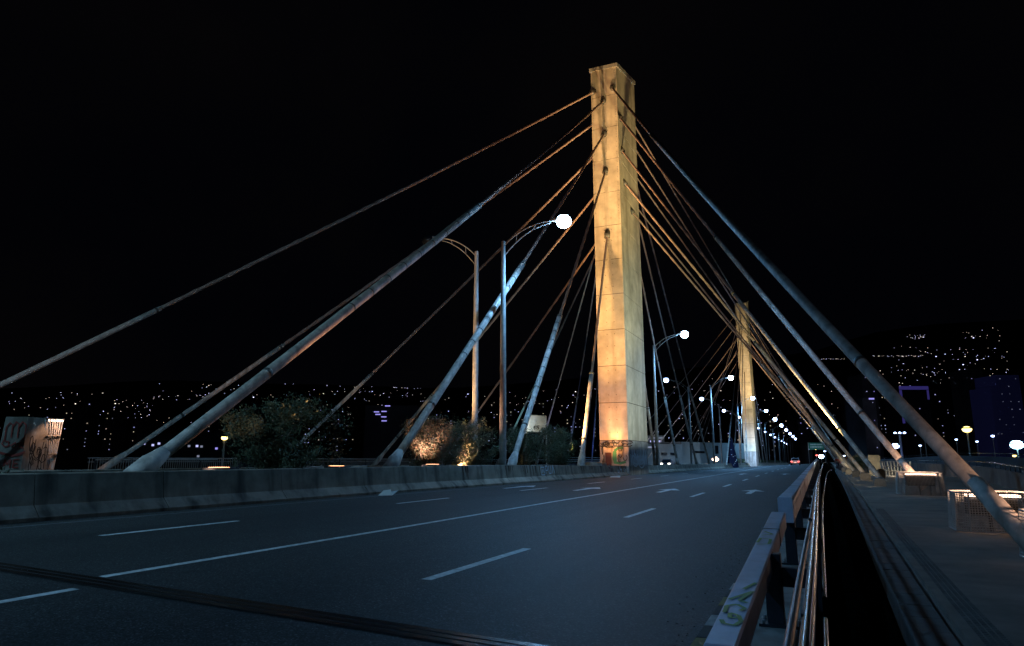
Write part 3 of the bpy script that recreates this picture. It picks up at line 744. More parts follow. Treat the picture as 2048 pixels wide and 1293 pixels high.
# anchor blocks with light at the far walkway
def block(x, y, wx, wy, h, label, z=0, mname='slab', chm=.12):
    root = thing('anchor_block', (x, y, z), label, 'concrete block', 'anchor blocks on the walkway')
    g = MB(); g.prism([(-wx/2, z), (-wx/2, z+h-chm), (-wx/2+chm, z+h), (wx/2-chm, z+h), (wx/2, z+h-chm), (wx/2, z)], [(x, y, 0, 1, 0), (x, y+wy, 0, 1, 0)])
    g.build('body', mname, root, bevel=.02); return root
block(4.55, 72, 1.0, 1.2, 1.8, 'bright white lit concrete block left of the slatted cage')
block(3.9, 86, 2.2, 1.6, 1.5, 'wide pale concrete block behind the slatted cage')
block(4.3, 61.5, .5, .6, .7, 'squat pale block left of the slatted cage')
block(2.9, 43.1, .6, .7, .42, 'low concrete anchor block hiding the foot of the third cable')
block(2.8, 54.8, .7, .7, .5, 'second concrete anchor block from the camera, at the foot of the fourth cable')
block(2.65, 63.6, .7, .8, .5, 'third concrete anchor block from the camera, at the foot of the fifth cable')
for k_, yb_ in enumerate((73.6, 86.2, 98.7, 111.2)): block(2.5, yb_, .8, .9, .5, f'{ORD[k_+3]} small concrete anchor block along the walkway')
spot((3.9, 68.5, .15), (4.6, 72, 1.2), 300, (1, .86, .55), 110); spot((3.3, 70, .15), (4.4, 78, 1), 200, (1, .8, .45), 120)
spot((3.3, 52, .15), (2.8, 58, 2), 60, (1, .7, .35), 110)
for y in (44.5, 52, 58): spot((2.0, y, .35), (1.2, y+2.5, .1), 10, (1, .75, .3), 150)
for x_, y_ in ((2.3, 41.9), (2.2, 53.6), (2.1, 62.4), (2.0, 72.6), (2.0, 85.2)): spot((x_, y_-.2, .12), (x_+.5, y_+1.2, .5), 22, (1, .85, .6), 120)
# yellow wash on pavement further on
spot((4.6, 58, 2.2), (1.6, 53, 0), 25, (1, .8, .25), 120)

# ---------------------------------------------------------------- pillar with graffiti and slatted lamp at far left
pr = thing('graffiti_pillar', (-36.2, 21.4, .7), 'pale concrete pillar sprayed with red letters at the far left', 'pillar')
V0 = [(-36.6, 20.7), (-35.4, 21.25), (-35.45, 22.6), (-37.0, 22.6)]
g = MB(); g.v = [(x, y, .2) for x, y in V0]+[(-36.42, 20.85, 3.5), (-35.42, 21.3, 3.5), (-35.6, 22.35, 3.5), (-36.8, 22.4, 3.5)]
for f in ((0,3,2,1),(4,5,6,7),(0,1,5,4),(1,2,6,5),(2,3,7,6),(3,0,4,7)): g.f.append(f); g.m.append(0)
g.build('body', 'concrete', pr)
a0, a1 = Vector((-36.56, 20.72, 0)), Vector((-35.4, 21.25, 0)); U = (a1-a0).normalized(); nn = Vector((U.y, -U.x, 0))
g = MB()
strokes(g, a0, U, (0, 0, 1), [[(.35, 2.35), (.35, 3.0), (.5, 3.2), (.65, 3.1), (.65, 2.5)], [(.65, 3.0), (.8, 3.25), (.95, 3.15), (.95, 2.5)], [(.95, 3.0), (1.1, 3.25), (1.3, 3.1), (1.3, 2.5), (1.1, 2.3)],
    [(.35, 2.4), (.25, 2.2), (.4, 2.05), (.6, 2.1), (.55, 2.3), (.4, 2.3)], [(.7, 2.1), (.9, 2.25), (.95, 2.05), (.75, 2.0)], [(1.0, 2.2), (1.2, 2.25), (1.1, 2.05), (1.3, 2.0)],
    [(.2, 1.8), (.5, 1.72), (.8, 1.65), (1.1, 1.7), (1.4, 1.82)], [(.2, 1.75), (.5, 1.67), (.8, 1.6), (1.1, 1.64), (1.4, 1.77)],
    [(.5, 1.05), (.52, 1.45), (.65, 1.2), (.78, 1.45), (.8, 1.05)], [(1.2, 1.45), (.95, 1.43), (.95, 1.05), (1.2, 1.07)], [(.95, 1.25), (1.15, 1.25)]], .06, nn, lift=.05)
g.build('graffiti', 'g_red', pr)
g = MB(); strokes(g, a0, U, (0, 0, 1), [[(.3, .8), (.4, .55), (.5, .8), (.6, .5), (.7, .8)], [(.8, .5), (.95, .85), (1.05, .5)], [(1.1, .85), (1.2, .5), (1.3, .85), (1.4, .5), (1.45, .85)]], .07, nn, lift=.03); g.build('graffiti', 'g_green', pr)
g = MB(); strokes(g, (-35.36, 21.3, 0), (-.03, 1, 0), (0, 0, 1), loops(21, 9, .1, 1.0, 1.0, 2.4, 11)+[[(.3, 1.0), (.4, 2.4)], [(.6, .9), (.8, 2.3)], [(.95, 1.0), (.9, 2.2)]], .04, (1, 0, 0), lift=.03); g.build('graffiti', 'g_black', pr)
sl = thing('slatted_lamp', (-35.7, 24.4, .8), 'flared slatted lamp screen glowing orange beside the graffiti pillar', 'lamp')
g = MB()
for i in range(8):
    t = i/7; g.tube([(-35.72-.05*t, 22.72+.34*t, .9), (-35.55-.22*t, 22.2+1.05*t, 3.46)], .034, 4)
g.build('slat', 'white', sl)
for z, a_, b_ in ((3.48, 22.15, 23.3), (2.6, 22.32, 23.2), (1.7, 22.52, 23.12)):
    g = MB(); g.tube([(-35.5, a_, z), (-35.6, (a_+b_)/2, z), (-35.75, b_, z)], .04, 6); g.build('hoop', 'steel', sl)
g = MB(); g.box(-36.0, -35.66, 22.35, 23.2, 3.36, 3.44); g.build('lamp_glass', 'e_orange', sl)
spot((-35.0, 22.9, 3.7), (-35.6, 22.7, 1.2), 110, (1, .52, .30), 110)
# railing of the far deck edge
rl = thing('deck_railing', (-36.9, 26, .4), 'fine barred railing along the far left deck edge', 'railing')
g = MB(); g.tube([(-36.9, 25.6, 1.52), (-36.9, 140, 1.15)], .04, 6); g.tube([(-36.9, 25.6, 1.3), (-36.9, 140, 1.0)], .02, 5); g.tube([(-36.9, 25.6, .7), (-36.9, 140, .5)], .03, 5)
for i in range(260): y = 25.7+i*.16; g.box(-36.91, -36.89, y, y+.03, .7, 1.5)
g.build('bars', 'steel', rl)
for i in range(30):
    y = 26+i*3.6; g = MB(); g.box(-36.95, -36.85, y, y+.08, .2, 1.5-.003*i*3.6); g.build('railing_post', 'darksteel', rl)
tag(MB().tube([(-36.2, 25.6, 1.42), (-36.2, 34, 1.42)], .05, 6).build('handrail', 'steel'), 'pale tubular rail in front of the fine barred railing', 'handrail')

# flood lights in the median (tops just above the barrier)
fl_pos = [(-15.6, 14.6, 1.12, 'orange floodlight at the foot of the thick cable in the left foreground'), (-15.2, 25.8, 1.12, 'orange floodlight behind the barrier at the second thick cable'),
          (-16.2, 20.6, 1.1, 'orange floodlight behind the barrier below the large dark tree')]
for x, y, z, lb in fl_pos:
    f = thing('floodlight', (x, y, zl(y)), lb, 'floodlight', 'floodlights in the median')
    g = MB(); g.box(x-.35, x+.35, y-.15, y+.55, z-.12, z+.12); hb = g.build('housing', 'darksteel', f, bevel=.02)
    g = MB(); g.box(x-.22, x+.22, y-.05, y+.3, z+.122, z+.135); g.build('lens', 'e_flood', hb)
    g = MB(); g.box(x-.05, x+.05, y+.1, y+.2, zl(y), z-.12); g.build('stand', 'darksteel', f)

# ---------------------------------------------------------------- light floods on pylons and cables
WARM = (1.0, .47, .17); YEL = (1.0, .66, .28)
spot((-15.15, 54.75, .9), (-15.3, 55.5, 5.6), 2600, (1, .52, .20), 36, 1)
point((-15.9, 53.6, 1.5), 90, (1, .42, .15), .2)
spot((-15.35, 53.8, 1.1), (-15.38, 55.5, 4.2), 900, (1, .34, .07), 100, 1)
spot((-15.35, 52.6, 1.2), (-15.38, 55.5, 9.5), 2600, (1, .30, .05), 54, 1)
spot((-15.6, 50.0, 1.3), (-15.35, 55.5, 14.5), 16000, (1, .49, .14), 42, 1)
spot((-15.8, 46.5, 1.3), (-15.4, 55.5, 22), 32000, (1, .54, .18), 38, 1)
spot((-15.0, 40.5, 1.3), (-15.4, 55.5, 34), 58000, (1, .56, .25), 36, 1)
spot((1.6, 49.5, 1.0), (-14.2, 58.8, 8.5), 14000, (.70, .86, .84), 62, 1)
spot((1.6, 47.5, 1.0), (-14.2, 58.8, 19), 13000, (.88, .86, .42), 42, 1)
spot((1.6, 44.0, 1.0), (-14.2, 58.8, 32), 38000, (1.0, .74, .30), 34, 1)
spot((-14.2+DX, 158.5, .8), (-14.2+DX, 163, 10), 3000, YEL, 60, 1)
spot((-14.6+DX, 148, .8), (-14.2+DX, 163, 26), 42000, (1, .66, .30), 46, 1)
spot((3.0, 150, .8), (-13.0, 166, 22), 26000, (.95, .8, .4), 60, 1)
spot((-9, 158, 3.0), (-13.0, 164, 3), 5000, (.5, .72, 1), 90, 1)
# warm light on the lamp poles
spot((-19.4, 31.0, .7), (-17.6, 34.6, 9), 9000, (1, .56, .24), 60, .9)
spot((-16.6, 31.0, .7), (-14.9, 32.5, 8), 3500, (1, .5, .3), 60, .9)
# along the cables
def up(bx, by, bz, top, e, col, off=(-.2, -1.0, -.1), size=26, k=3.0):
    p = (bx+off[0], by+off[1], bz+off[2]); T = Vector(top); B = Vector((bx, by, bz)); spot(p, B.lerp(T, .45), e*k, col, size, .9, .05)
up(-15.45, 12.2, 1.3, (mx, PY0, 33.4), 2400, (1, .48, .26), (.55, 1.9, -.5), 28)
up(-15.45, 23.3, 1.3, (mx, PY0, 30.2), 900, (1, .55, .32), (.1, 2.2, -.5), 40)
up(-15.45, 35.1, 1.2, (mx, PY0, 26.6), 160, (.55, .8, 1), (.8, -1.6, -.4), 30)
up(-15.45, 47.4, 1.2, (mx, PY0, 20.7), 160, (.9, .95, .5), (.8, -1.6, -.4), 26)
for (x, y, z, bx, by), c, e in zip(LT, ((1, .5, .3), (1, .55, .3), (.9, .65, .45), (1, .75, .35), (.8, .65, .5)), (260, 500, 500, 500, 500)):
    up(bx, by, 1, (x, y, z), e, c, (2.0, -2.5, -.2), 34)
for by, c, e in zip((112, 99.5, 87, 74.4), ((.15, .25, 1), (.2, .3, 1), (.45, .45, .9), (.3, .8, 1)), (1000, 500, 600, 700)):
    up(-35, by, 1, (-16.4, PY1, 28), e, c, (1.5, -2.5, -.3), 34)
for by, c, e, za in ((71.4, (1, .55, .3), 700, 20.7), (83.8, (1, .5, .22), 1300, 26.6), (97.5, (1, .42, .2), 2400, 30.2), (109.5, (1, .5, .3), 1800, 33.4)):
    up(mx, by, .8, (mx, PY1, za), e, c, (.9, -1.8, -.2), 30)
up(2.7, 13.1, .5, (-14.5, 55.5, 34.5), 60, (1, .5, .25), (-.5, 1.6, -.2), 44)
for (x, y, z, bx, by, bz), e, c in zip(RT[1:], (260, 260, 380, 420), ((1, .55, .38), (1, .62, .42), (1, .66, .42), (1, .62, .38))):
    up(bx, by, .5, (x, y, z), e, c, (-.9, -2.2, -.2), 36)
for by, z in ((112, 34.5), (99.5, 31.9), (87, 28.9), (74.4, 25.6)): up(2.7, by, .5, (-14.5, PY1, z), 1200, (1, .58, .36), (-.9, -2.6, -.2), 30)
for s_ in (-1, 1):
    spot((2.6, 59+DY+s_*30-3, .4), (-6, 59+DY+s_*16, 16), 2500, (1, .6, .25), 70); 

# ---------------------------------------------------------------- trees in the median
def tree(x, y, zb, rx, ry, z0, z1, label, nleaf, mats=('leaf',), seed=1, mixx=None, ls=.075, name='median_tree'):
    rr = random.Random(seed); root = thing(name, (x, y, zb), label, 'tree', 'small trees in the median')
    g = MB(); tips = []
    def limb(p, d, r, L, depth):
        n = 4; pts = [p]; rad = [r]; q = p.copy(); dd = d.copy()
        for i in range(n):
            dd = (dd+Vector((rr.uniform(-.22, .22), rr.uniform(-.22, .22), rr.uniform(-.08, .15)))).normalized(); q = q+dd*L/n
            pts.append(q.copy()); rad.append(r*(1-.55*(i+1)/n))
            if depth >= 1: tips.append(q.copy())
        g.tube(pts, rad, 6 if depth == 0 else 4, cap=False)
        if depth < 3:
            for k in range(3 if depth else 6):
                t = rr.randint(1, n); b = pts[t]
                nd = Vector((rr.uniform(-1, 1)*rx, rr.uniform(-1, 1)*ry, rr.uniform(.05, .9)*1.2)).normalized()
                limb(b, (dd*.35+nd).normalized(), rad[t]*.62, L*.62, depth+1)
    for k in range(3):
        limb(Vector((x+rr.uniform(-.3, .3)*rx*.6, y+rr.uniform(-.3, .3)*ry, zb)), Vector((rr.uniform(-.3, .3), rr.uniform(-.6, .6), 1)).normalized(), .085, (z1-zb)*.62, 0)
    g.build('trunk', 'bark', root, smooth=True)
    cl = []
    for i in range(75):   # clumps inside an uneven crown
        a = rr.uniform(0, 6.283); u = rr.uniform(-.75, 1); rad = rr.uniform(.45, 1.0)*math.sqrt(max(.06, 1-u*u*.8))
        cl.append((Vector((x+rx*rad*math.cos(a), y+ry*rad*math.sin(a), (z0+z1)/2+u*(z1-z0)/2*rr.uniform(.75, 1.05))), rr.uniform(.18, .48)))
    for t in tips[::2]:
        if abs(t.x-x) < rx*1.05 and abs(t.y-y) < ry*1.1 and t.z < z1*1.03: cl.append((t, rr.uniform(.14, .34)))
    g = MB(); nm = len(mats)
    for i in range(nleaf):
        c, r = rr.choice(cl); v = Vector((rr.gauss(0, 1), rr.gauss(0, 1), rr.gauss(0, .8))); p = c+v*r*.52
        if p.z < z0-.3: continue
        d = Vector((rr.uniform(-1, 1), rr.uniform(-1, 1), rr.uniform(-.3, 1.2))).normalized(); s_ = d.cross(Vector((rr.uniform(-1, 1), rr.uniform(-1, 1), rr.uniform(-1, 1)))).normalized()
        l = ls*rr.uniform(.7, 1.5); mi = 0
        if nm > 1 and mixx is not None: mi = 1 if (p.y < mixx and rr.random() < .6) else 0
        g.quad(p, p+d*l*.5+s_*l*.22, p+d*l, p+d*l*.5-s_*l*.22, mi)
    g.build('crown', list(mats), root)
    return root
tree(-16.5, 18.7, .3, 1.5, 2.75, .95, 3.45, 'large dark bushy tree behind the barrier left of centre', 26000, seed=4)
tree(-16.3, 28.0, .3, 1.2, 1.75, 1.0, 3.2, 'tree with foliage lit fiery orange by a floodlight', 15000, ('leaf', 'leaf_lit'), 9, 28.9)
tree(-16.6, 32.2, .3, 1.3, 2.6, .9, 3.35, 'dark green tree behind the feet of the two tall lamp poles', 17000, seed=12)
tree(-16.4, 38.4, .3, 1.1, 1.3, .9, 3.2, 'small sparse tree with yellow green lit branches beside the white board', 8000, seed=15)
tree(-16.3, 44.3, .25, 1.3, 3.3, .9, 3.7, 'dark wide tree left of the near pylon', 20000, seed=21)
tree(-16.3, 9.0, .3, 1.0, .9, .4, 1.25, 'low shrub beside the fat cable socket', 1500, seed=23)
spot((-15.6, 25.4, 1.0), (-16.1, 26.9, 2.3), 1500, (1, .60, .50), 50, .9); spot((-15.9, 38.4, .6), (-16.6, 39.2, 2.0), 30, (1, .85, .4), 80)
spot((-15.6, 14.0, 1.0), (-16.0, 16.4, 2.6), 150, (1, .6, .4), 60, .9)
bush_spots = [(3.9, 84, 1.5), (4.4, 92, 1.7)]
for i, (x, y, h) in enumerate(bush_spots):
    tree(x, y, 0, 1.2, 1.2, .1, h, ['green bush by the far anchor blocks on the walkway', 'second green bush further behind on the walkway'][i], 3500, seed=40+i, ls=.14, name='bush')['category'] = 'bush'
g = MB(); rr = random.Random(2)
for i in range(5000):
    y = rr.uniform(150, 330); x = rr.uniform(-17.6, -15.0); z = zl(y)+rr.uniform(.2, 1.5); d = Vector((rr.uniform(-1, 1), rr.uniform(-1, 1), 1)).normalized()*.35; s_ = Vector((rr.uniform(-.2, .2), rr.uniform(-.2, .2), 0)); p = Vector((x, y, z))
    g.quad(p, p+d*.5+s_, p+d, p+d*.5-s_)
tag(g.build('median_hedge', 'leaf'), 'low green hedge in the distant median beyond the far pylon', 'hedge', kind='stuff')

# ---------------------------------------------------------------- white board behind the trees
bd = thing('notice_board', (-19.6, 49.5, .3), 'white notice board on two posts with black scrawl near its bottom', 'sign board')
c0, c1 = Vector((-19.75, 47.2, 0)), Vector((-18.85, 49.0, 0)); U = (c1-c0).normalized(); nn = Vector((U.y, -U.x, 0))
g = MB(); t_ = nn*.05
P = [c0, c1, c1-t_, c0-t_]
g.v = [(p.x, p.y, 3.45) for p in P]+[(p.x, p.y, 4.65) for p in P]
for f in ((0,3,2,1),(4,5,6,7),(0,1,5,4),(1,2,6,5),(2,3,7,6),(3,0,4,7)): g.f.append(f); g.m.append(0)
g.build('panel', 'board', bd)
g = MB(); E_ = nn*.012
g.tube([c0+Vector((0, 0, 4.67)), c1+Vector((0, 0, 4.67))], .035, 4); g.tube([c0+Vector((0, 0, 3.43)), c1+Vector((0, 0, 3.43))], .03, 4); g.build('frame', 'wall_pale', bd)
for c_ in (c0, c1): g = MB(); g.tube([c_+Vector((0, 0, .3)), c_+Vector((0, 0, 4.66))], .045, 6); g.build('post', 'steel', bd)
g = MB(); strokes(g, c0, U, (0, 0, 1), [[(.75, 3.85), (1.3, 3.9)], [(.8, 3.6), (.85, 3.85), (.95, 3.62)], [(1.0, 3.65), (1.05, 3.85)], [(1.1, 3.6), (1.2, 3.8), (1.3, 3.55)], [(.7, 3.72), (.9, 3.75)]], .05, nn, lift=.02); g.build('scrawl', 'g_black', bd)
spot((-17.4, 44.8, 2.2), (-19.2, 48.2, 4.1), 75, (.95, 1.0, .9), 50, .9)
# concrete block and blue strip beside pylon foot
block(-16.1, 51.2, 1.9, 1.2, .75, 'tan concrete box in the median just left of the near pylon', z=.45, mname='concrete')
g = MB()
for z in (1.0, 1.3, 1.6): g.tube([(-34.6, 98, z), (-34.6, 118, z)], .05, 5)
tag(g.build('blue_railing', 'steel'), 'railing washed in deep blue light left of the near pylon foot', 'railing')
spot((-33, 104, 1.6), (-34.6, 108, 1.2), 260, (.08, .15, 1), 130)

# ---------------------------------------------------------------- distant single lamps
def post_lamp(x, y, zb, zt, m, label, r=.45, pole='steel'):
    t = thing('area_lamp', (x, y, zb), label, 'lamp')
    g = MB(); g.tube([(x, y, zb), (x, y, zt-r*.5)], [.12, .09], 6); g.build('pole', pole, t)
    g = MB(); g.ell((x, y, zt+.1), (r*1.1, r*1.1, r*.4), 10, 5, 0, 1); hd = g.build('hood', 'darksteel', t)
    g = MB(); g.ell((x, y, zt), (r, r, r*.7), 12, 6); g.build('globe', m, hd, smooth=True); return t
post_lamp(-45.0, 42.8, -6, 3.15, 'e_yel', 'yellow sodium lamp glowing at the left of the large dark tree', .26)
spot((-45, 42.8, 3.0), (-44, 43, 0), 300, (1, .7, .2), 150)
def bearing(px, d):   # world position at depth d for a bearing given in photo columns
    t = (px-1024)/1390.; r_ = t*d; return (r_*.9145+d*-.4047, r_*.4047+d*.9145)
x, y = bearing(1940, 95); post_lamp(x, y, -8, 5.4, 'e_yel', 'yellow sodium lamp on a short post at the right', .6); spot((x, y, 4.8), (x+1, y, 0), 900, (1, .7, .2), 150)
x, y = bearing(2036, 110); post_lamp(x, y, -8, 3.6, mat('led_glow', (1, 1, 1), emit=((.35, .8, 1), 26)), 'dazzling cyan white floodlight at the right edge', .95)
x, y = bearing(1804, 150); t = thing('mast_lamp', (x, y, -8), 'tall blue lit lamp mast with a cross of small lamps on top', 'mast')
g = MB(); g.tube([(x, y, -8), (x, y, 6.6)], .25, 8); g.build('mast', 'steel', t); g = MB(); g.box(x-1.1, x+1.1, y-.2, y+.2, 6.6, 6.8); g.build('cross_arm', 'steel', t)
for dx in (-.9, 0, .9): g = MB(); g.ell((x+dx, y, 6.9), (.28, .28, .2), 8, 5); g.build('lamp', 'e_far', t)
spot((x-2, y-3, -2), (x, y, 4), 700, (.2, .3, 1), 60)
for px, d, py, m_, r_, lb in ((1792, 140, 893, 'e_far', .75, 'round violet white light left of the lamp mast'), (1853, 160, 880, 'e_far', .3, 'small white light right of the lamp mast'), (1842, 170, 892, 'e_far', .3, 'small low white light below the mast light'),
                          (1990, 170, 873, 'e_far', .4, 'small violet white light near the right edge'), (1957, 170, 884, 'e_far', .3, 'faint violet light beside the yellow lamp'), (1916, 170, 880, 'e_far', .3, 'faint light left of the yellow lamp'), (2028, 120, 912, 'e_yel', .3, 'low yellow light behind the ramp parapet')):
    x, y = bearing(px, d); post_lamp(x, y, -8, 1.5+(917-py)/1390*d, m_, lb, r_)

# ---------------------------------------------------------------- green road sign and far gantry
x, y = bearing(1634, 330)
sg = thing('road_sign', (x, y, zr(330)), 'green overhead road sign with two lines of white lettering at the end of the road', 'road sign')
zc = 1.5+(917-893)/1390*330; g = MB(); g.box(x-3.3, x+3.3, y, y+.15, zc-1.65, zc+1.65); g.build('panel', 'signgreen', sg)
g = MB(); rr = random.Random(4)
for row, zz in enumerate((zc+.45, zc-.7)):
    q = x-2.6
    while q < x+2.6:
        ww = rr.uniform(.12, .3); g.box(q, q+ww, y-.03, y-.01, zz, zz+.55); q += ww+rr.uniform(.1, .3)
g.build('lettering', 'white', sg)
for dx in (-3.6, 3.6): g = MB(); g.box(x+dx-.12, x+dx+.12, y+.16, y+.4, -3, zc+1.9); g.build('post', 'steel', sg)
g = MB(); g.box(x-3.6, x+3.6, y+.2, y+.4, zc-.2, zc+.1); g.build('beam', 'steel', sg)
spot((x-1, y-9, zc-5), (x, y, zc), 900, (.6, .9, 1), 60)

# ---------------------------------------------------------------- cars
def car(x, y, label, paint, rear=True, z=None):
    z = zroad(x, y) if z is None else z
    t = thing('car', (x, y, z), label, 'car')
    W = .86
    def sect(prof, w, mname, nm, par, bev=.04):
        g = MB(); k = len(prof)
        for sx in (-1, 1):
            for (yy_, zz) in prof: g.v.append((x+sx*w*(1 if zz < .9 else .84), y+yy_, z+zz))
        for j in range(k): a, b = j, (j+1) % k; g.f.append((a, b, b+k, a+k)); g.m.append(0)
        g.f.append(tuple(range(k))[::-1]); g.m.append(0); g.f.append(tuple(range(k, 2*k))); g.m.append(0)
        return g.build(nm, mname, par, bevel=bev)
    sect([(-2.1, .3), (-2.15, .62), (-2.05, .88), (-1.7, .93), (-1.25, 1.36), (-.2, 1.44), (.55, 1.34), (1.2, .95), (2.0, .8), (2.15, .55), (2.1, .3)], W, paint, 'body', t)
    g = MB(); g.quad((x-.62, y-1.72, z+.96), (x+.62, y-1.72, z+.96), (x+.56, y-1.30, z+1.34), (x-.56, y-1.30, z+1.34)); g.build('rear_window', 'glass', t)
    for wy in (-1.3, 1.35):
        for sx in (-1, 1):
            g = MB(); g.tube([(x+sx*.68, y+wy, z+.31), (x+sx*.88, y+wy, z+.31)], .31, 14); wh = g.build('wheel', 'tyre', t)
            g = MB(); g.tube([(x+sx*.87, y+wy, z+.31), (x+sx*.89, y+wy, z+.31)], .19, 10); g.build('rim', 'steel', wh)
    for sx in (-1, 1):
        s_ = -2.16 if rear else -2.17
        g = MB(); g.box(x+sx*.62-.16, x+sx*.62+.16, y+s_-.03, y+s_+.05, z+.62, z+.80); g.build('tail_light' if rear else 'headlight', 'e_tail' if rear else 'e_head', t)
    g = MB(); g.box(x-.26, x+.26, y-2.19, y-2.14, z+.48, z+.60); g.build('number_plate', 'white', t)
    return t
car(-4.6, 152, 'silver car with red tail lights driving away in the distance', 'carred')
l_ = spot((-4.6, 149.3, .9), (-4.6, 152, .6), 25, (1, .5, .4), 130)
car(-21.5, 83, 'car with glowing headlights on the far road right of the near pylon', 'cardark', False, z=zl(83)-.0)
car(-23.5, 118, 'second car with headlights farther along the far road', 'cardark', False, z=zl(118))
car(-20.8, 22.9, 'dark car passing on the far road behind the barrier', 'cardark', False, z=.2)
post_lamp(*bearing(1430, 120), -3, 1.35, 'e_orange', 'low warm orange light on the far road between the two pylons', .6)
post_lamp(*bearing(1642, 420), -5, 2.6, 'e_blue', 'bright white light at the far end of the road above the rail crest', 1.5)
for i, (px, py, d, m_) in enumerate(((1672, 915, 240, 'e_yel'), (1680, 914, 240, 'e_yel'), (1688, 912, 240, 'e_far'), (1632, 899, 420, 'e_yel'), (1633, 911, 420, 'e_tail'), (1650, 903, 400, 'e_far'))):
    post_lamp(*bearing(px, d), -6, 1.5+(917-py)/1390*d, m_, ['small warm light left above the two walkers', 'second small warm light above the walkers', 'small white light above the walkers', 'warm light below the green sign', 'red light below the green sign', 'pale light right of the green sign'][i], .35 if d < 300 else .6)

# ---------------------------------------------------------------- people
def person(x, y, pose, label, top='vest', rz=0):
    root = thing('person', (x, y, 0), label, 'person'); root.rotation_euler = (0, 0, rz); root['_off'] = (0, 0, 0)
    st = pose
    V = [(0,0,.98),(0,0,1.12),(0,.01,1.32),(0,.01,1.46),(0,0,1.52),(0,-.01,1.62),(0,-.01,1.72),
         (.09,0,.93),(.10,.13*st,.52),(.10,.16*st-.05,.09),(.10,.16*st+.1,.04),
         (-.09,0,.93),(-.10,-.13*st,.52),(-.10,-.20*st-.05,.10),(-.10,-.20*st+.1,.04),
         (.19,.01,1.42),(.25,-.05*st,1.15),(.25,.08,.93),(.25,.12,.84),(-.19,.01,1.42),(-.25,.05*st,1.15),(-.25,.12,.93),(-.25,.16,.84)]
    Ed = [(0,1),(1,2),(2,3),(3,4),(4,5),(5,6),(0,7),(7,8),(8,9),(9,10),(0,11),(11,12),(12,13),(13,14),(3,15),(15,16),(16,17),(17,18),(3,19),(19,20),(20,21),(21,22)]
    Rr = [.14,.13,.155,.12,.055,.085,.08,.095,.065,.045,.035,.095,.065,.045,.035,.06,.045,.035,.03,.06,.045,.035,.03]
    def skin(nm, vs_, es_, rs_, mname, sc=1.0):
        me = bpy.data.meshes.new(nm); me.from_pydata(vs_, es_, []); me.materials.append(M[mname])
        o = bpy.data.objects.new(nm, me); C.objects.link(o); o.parent = root
        md = o.modifiers.new('skin', 'SKIN'); 
        if not me.skin_vertices: me.attributes.new('skin', 'FLOAT', 'POINT') if False else None
        bpy.context.view_layer.objects.active = o; o.select_set(True)
        for i, r_ in enumerate(rs_): me.skin_vertices[0].data[i].radius = (r_*sc, r_*sc)
        me.skin_vertices[0].data[0].use_root = True
        o.modifiers.new('sub', 'SUBSURF').levels = 1; o.select_set(False); return o
    skin('body', V, Ed, Rr, 'skin')
    skin('trousers', [V[i] for i in (0,7,8,9,11,12,13)], [(0,1),(1,2),(2,3),(0,4),(4,5),(5,6)], [.15,.11,.08,.06,.11,.08,.06], 'jeans')
    skin('jacket', [V[i] for i in (1,2,3,15,16,17,19,20,21)], [(0,1),(1,2),(2,3),(3,4),(4,5),(2,6),(6,7),(7,8)], [.16,.18,.14,.085,.065,.05,.085,.065,.05], top)
    g = MB(); g.ell((0, -.02, 1.72), (.10, .11, .10), 10, 6, -.2, 1); g.build('hair', 'hair', root, smooth=True)
    return root
try:
    person(2.5, 93, .8, 'person in an orange red top walking on the walkway, right of the pair', rz=.2)
    person(1.95, 97, .5, 'person in an orange red top on the walkway, left of the pair', rz=-.3)
    person(3.3, 104, .3, 'third figure in red farther back on the walkway', rz=.5)
except Exception as e: print('person', e)
spot((3.2, 89, 2.0), (2.3, 94, 1.0), 130, (1, .6, .4), 80)

# ---------------------------------------------------------------- far carriageway buildings
def quadbuilding(px0, px1, d0, d1, ztop, zbot, label, mname, cat='building', grp=None, name='building', depth=14):
    x0_, y0_ = bearing(px0, d0); x1_, y1_ = bearing(px1, d1)
    A = Vector((x0_, y0_, 0)); B = Vector((x1_, y1_, 0)); U = (B-A).normalized(); n_ = Vector((-U.y, U.x, 0))
    if n_.dot(A) < 0: n_ = -n_
    root = thing(name, (x0_, y0_, zbot), label, cat, grp)
    P = [A, B, B+n_*depth, A+n_*depth]; g = MB()
    g.v = [(p.x, p.y, zbot) for p in P]+[(p.x, p.y, ztop) for p in P]
    for f in ((0,3,2,1),(4,5,6,7),(0,1,5,4),(1,2,6,5),(2,3,7,6),(3,0,4,7)): g.f.append(f); g.m.append(0)
    g.build('wall', mname, root)
    return root, A, U, n_, (B-A).length
def winquad(root, A, U, n_, u0, u1, z0, z1, m, nm='window'):
    p = A+U*u0-n_*.12; q = A+U*u1-n_*.12; g = MB(); r_ = n_*.08
    g.v = [(p.x, p.y, z0), (q.x, q.y, z0), (q.x, q.y, z1), (p.x, p.y, z1), *[((p+r_).x, (p+r_).y, z0), ((q+r_).x, (q+r_).y, z0), ((q+r_).x, (q+r_).y, z1), ((p+r_).x, (p+r_).y, z1)]]
    for f in ((0,1,2,3),(4,7,6,5),(0,4,5,1),(1,5,6,2),(2,6,7,3),(3,7,4,0)): g.f.append(f); g.m.append(0)
    return g.build(nm, m, root)
def zat(py, d): return 1.5+(917-py)/1390*d
rt, A, U, n_, L = quadbuilding(1296, 1366, 150, 158, zat(888, 150), -8, 'low pale industrial building with dark strip windows right of the near pylon', 'wall_pale')
for u in (.12, .36, .62): winquad(rt, A, U, n_, L*u, L*(u+.16), zat(911, 152), zat(906, 152), 'glass')
winquad(rt, A, U, n_, L*.0, L*.22, zat(897, 152), zat(894, 152), 'e_w4')
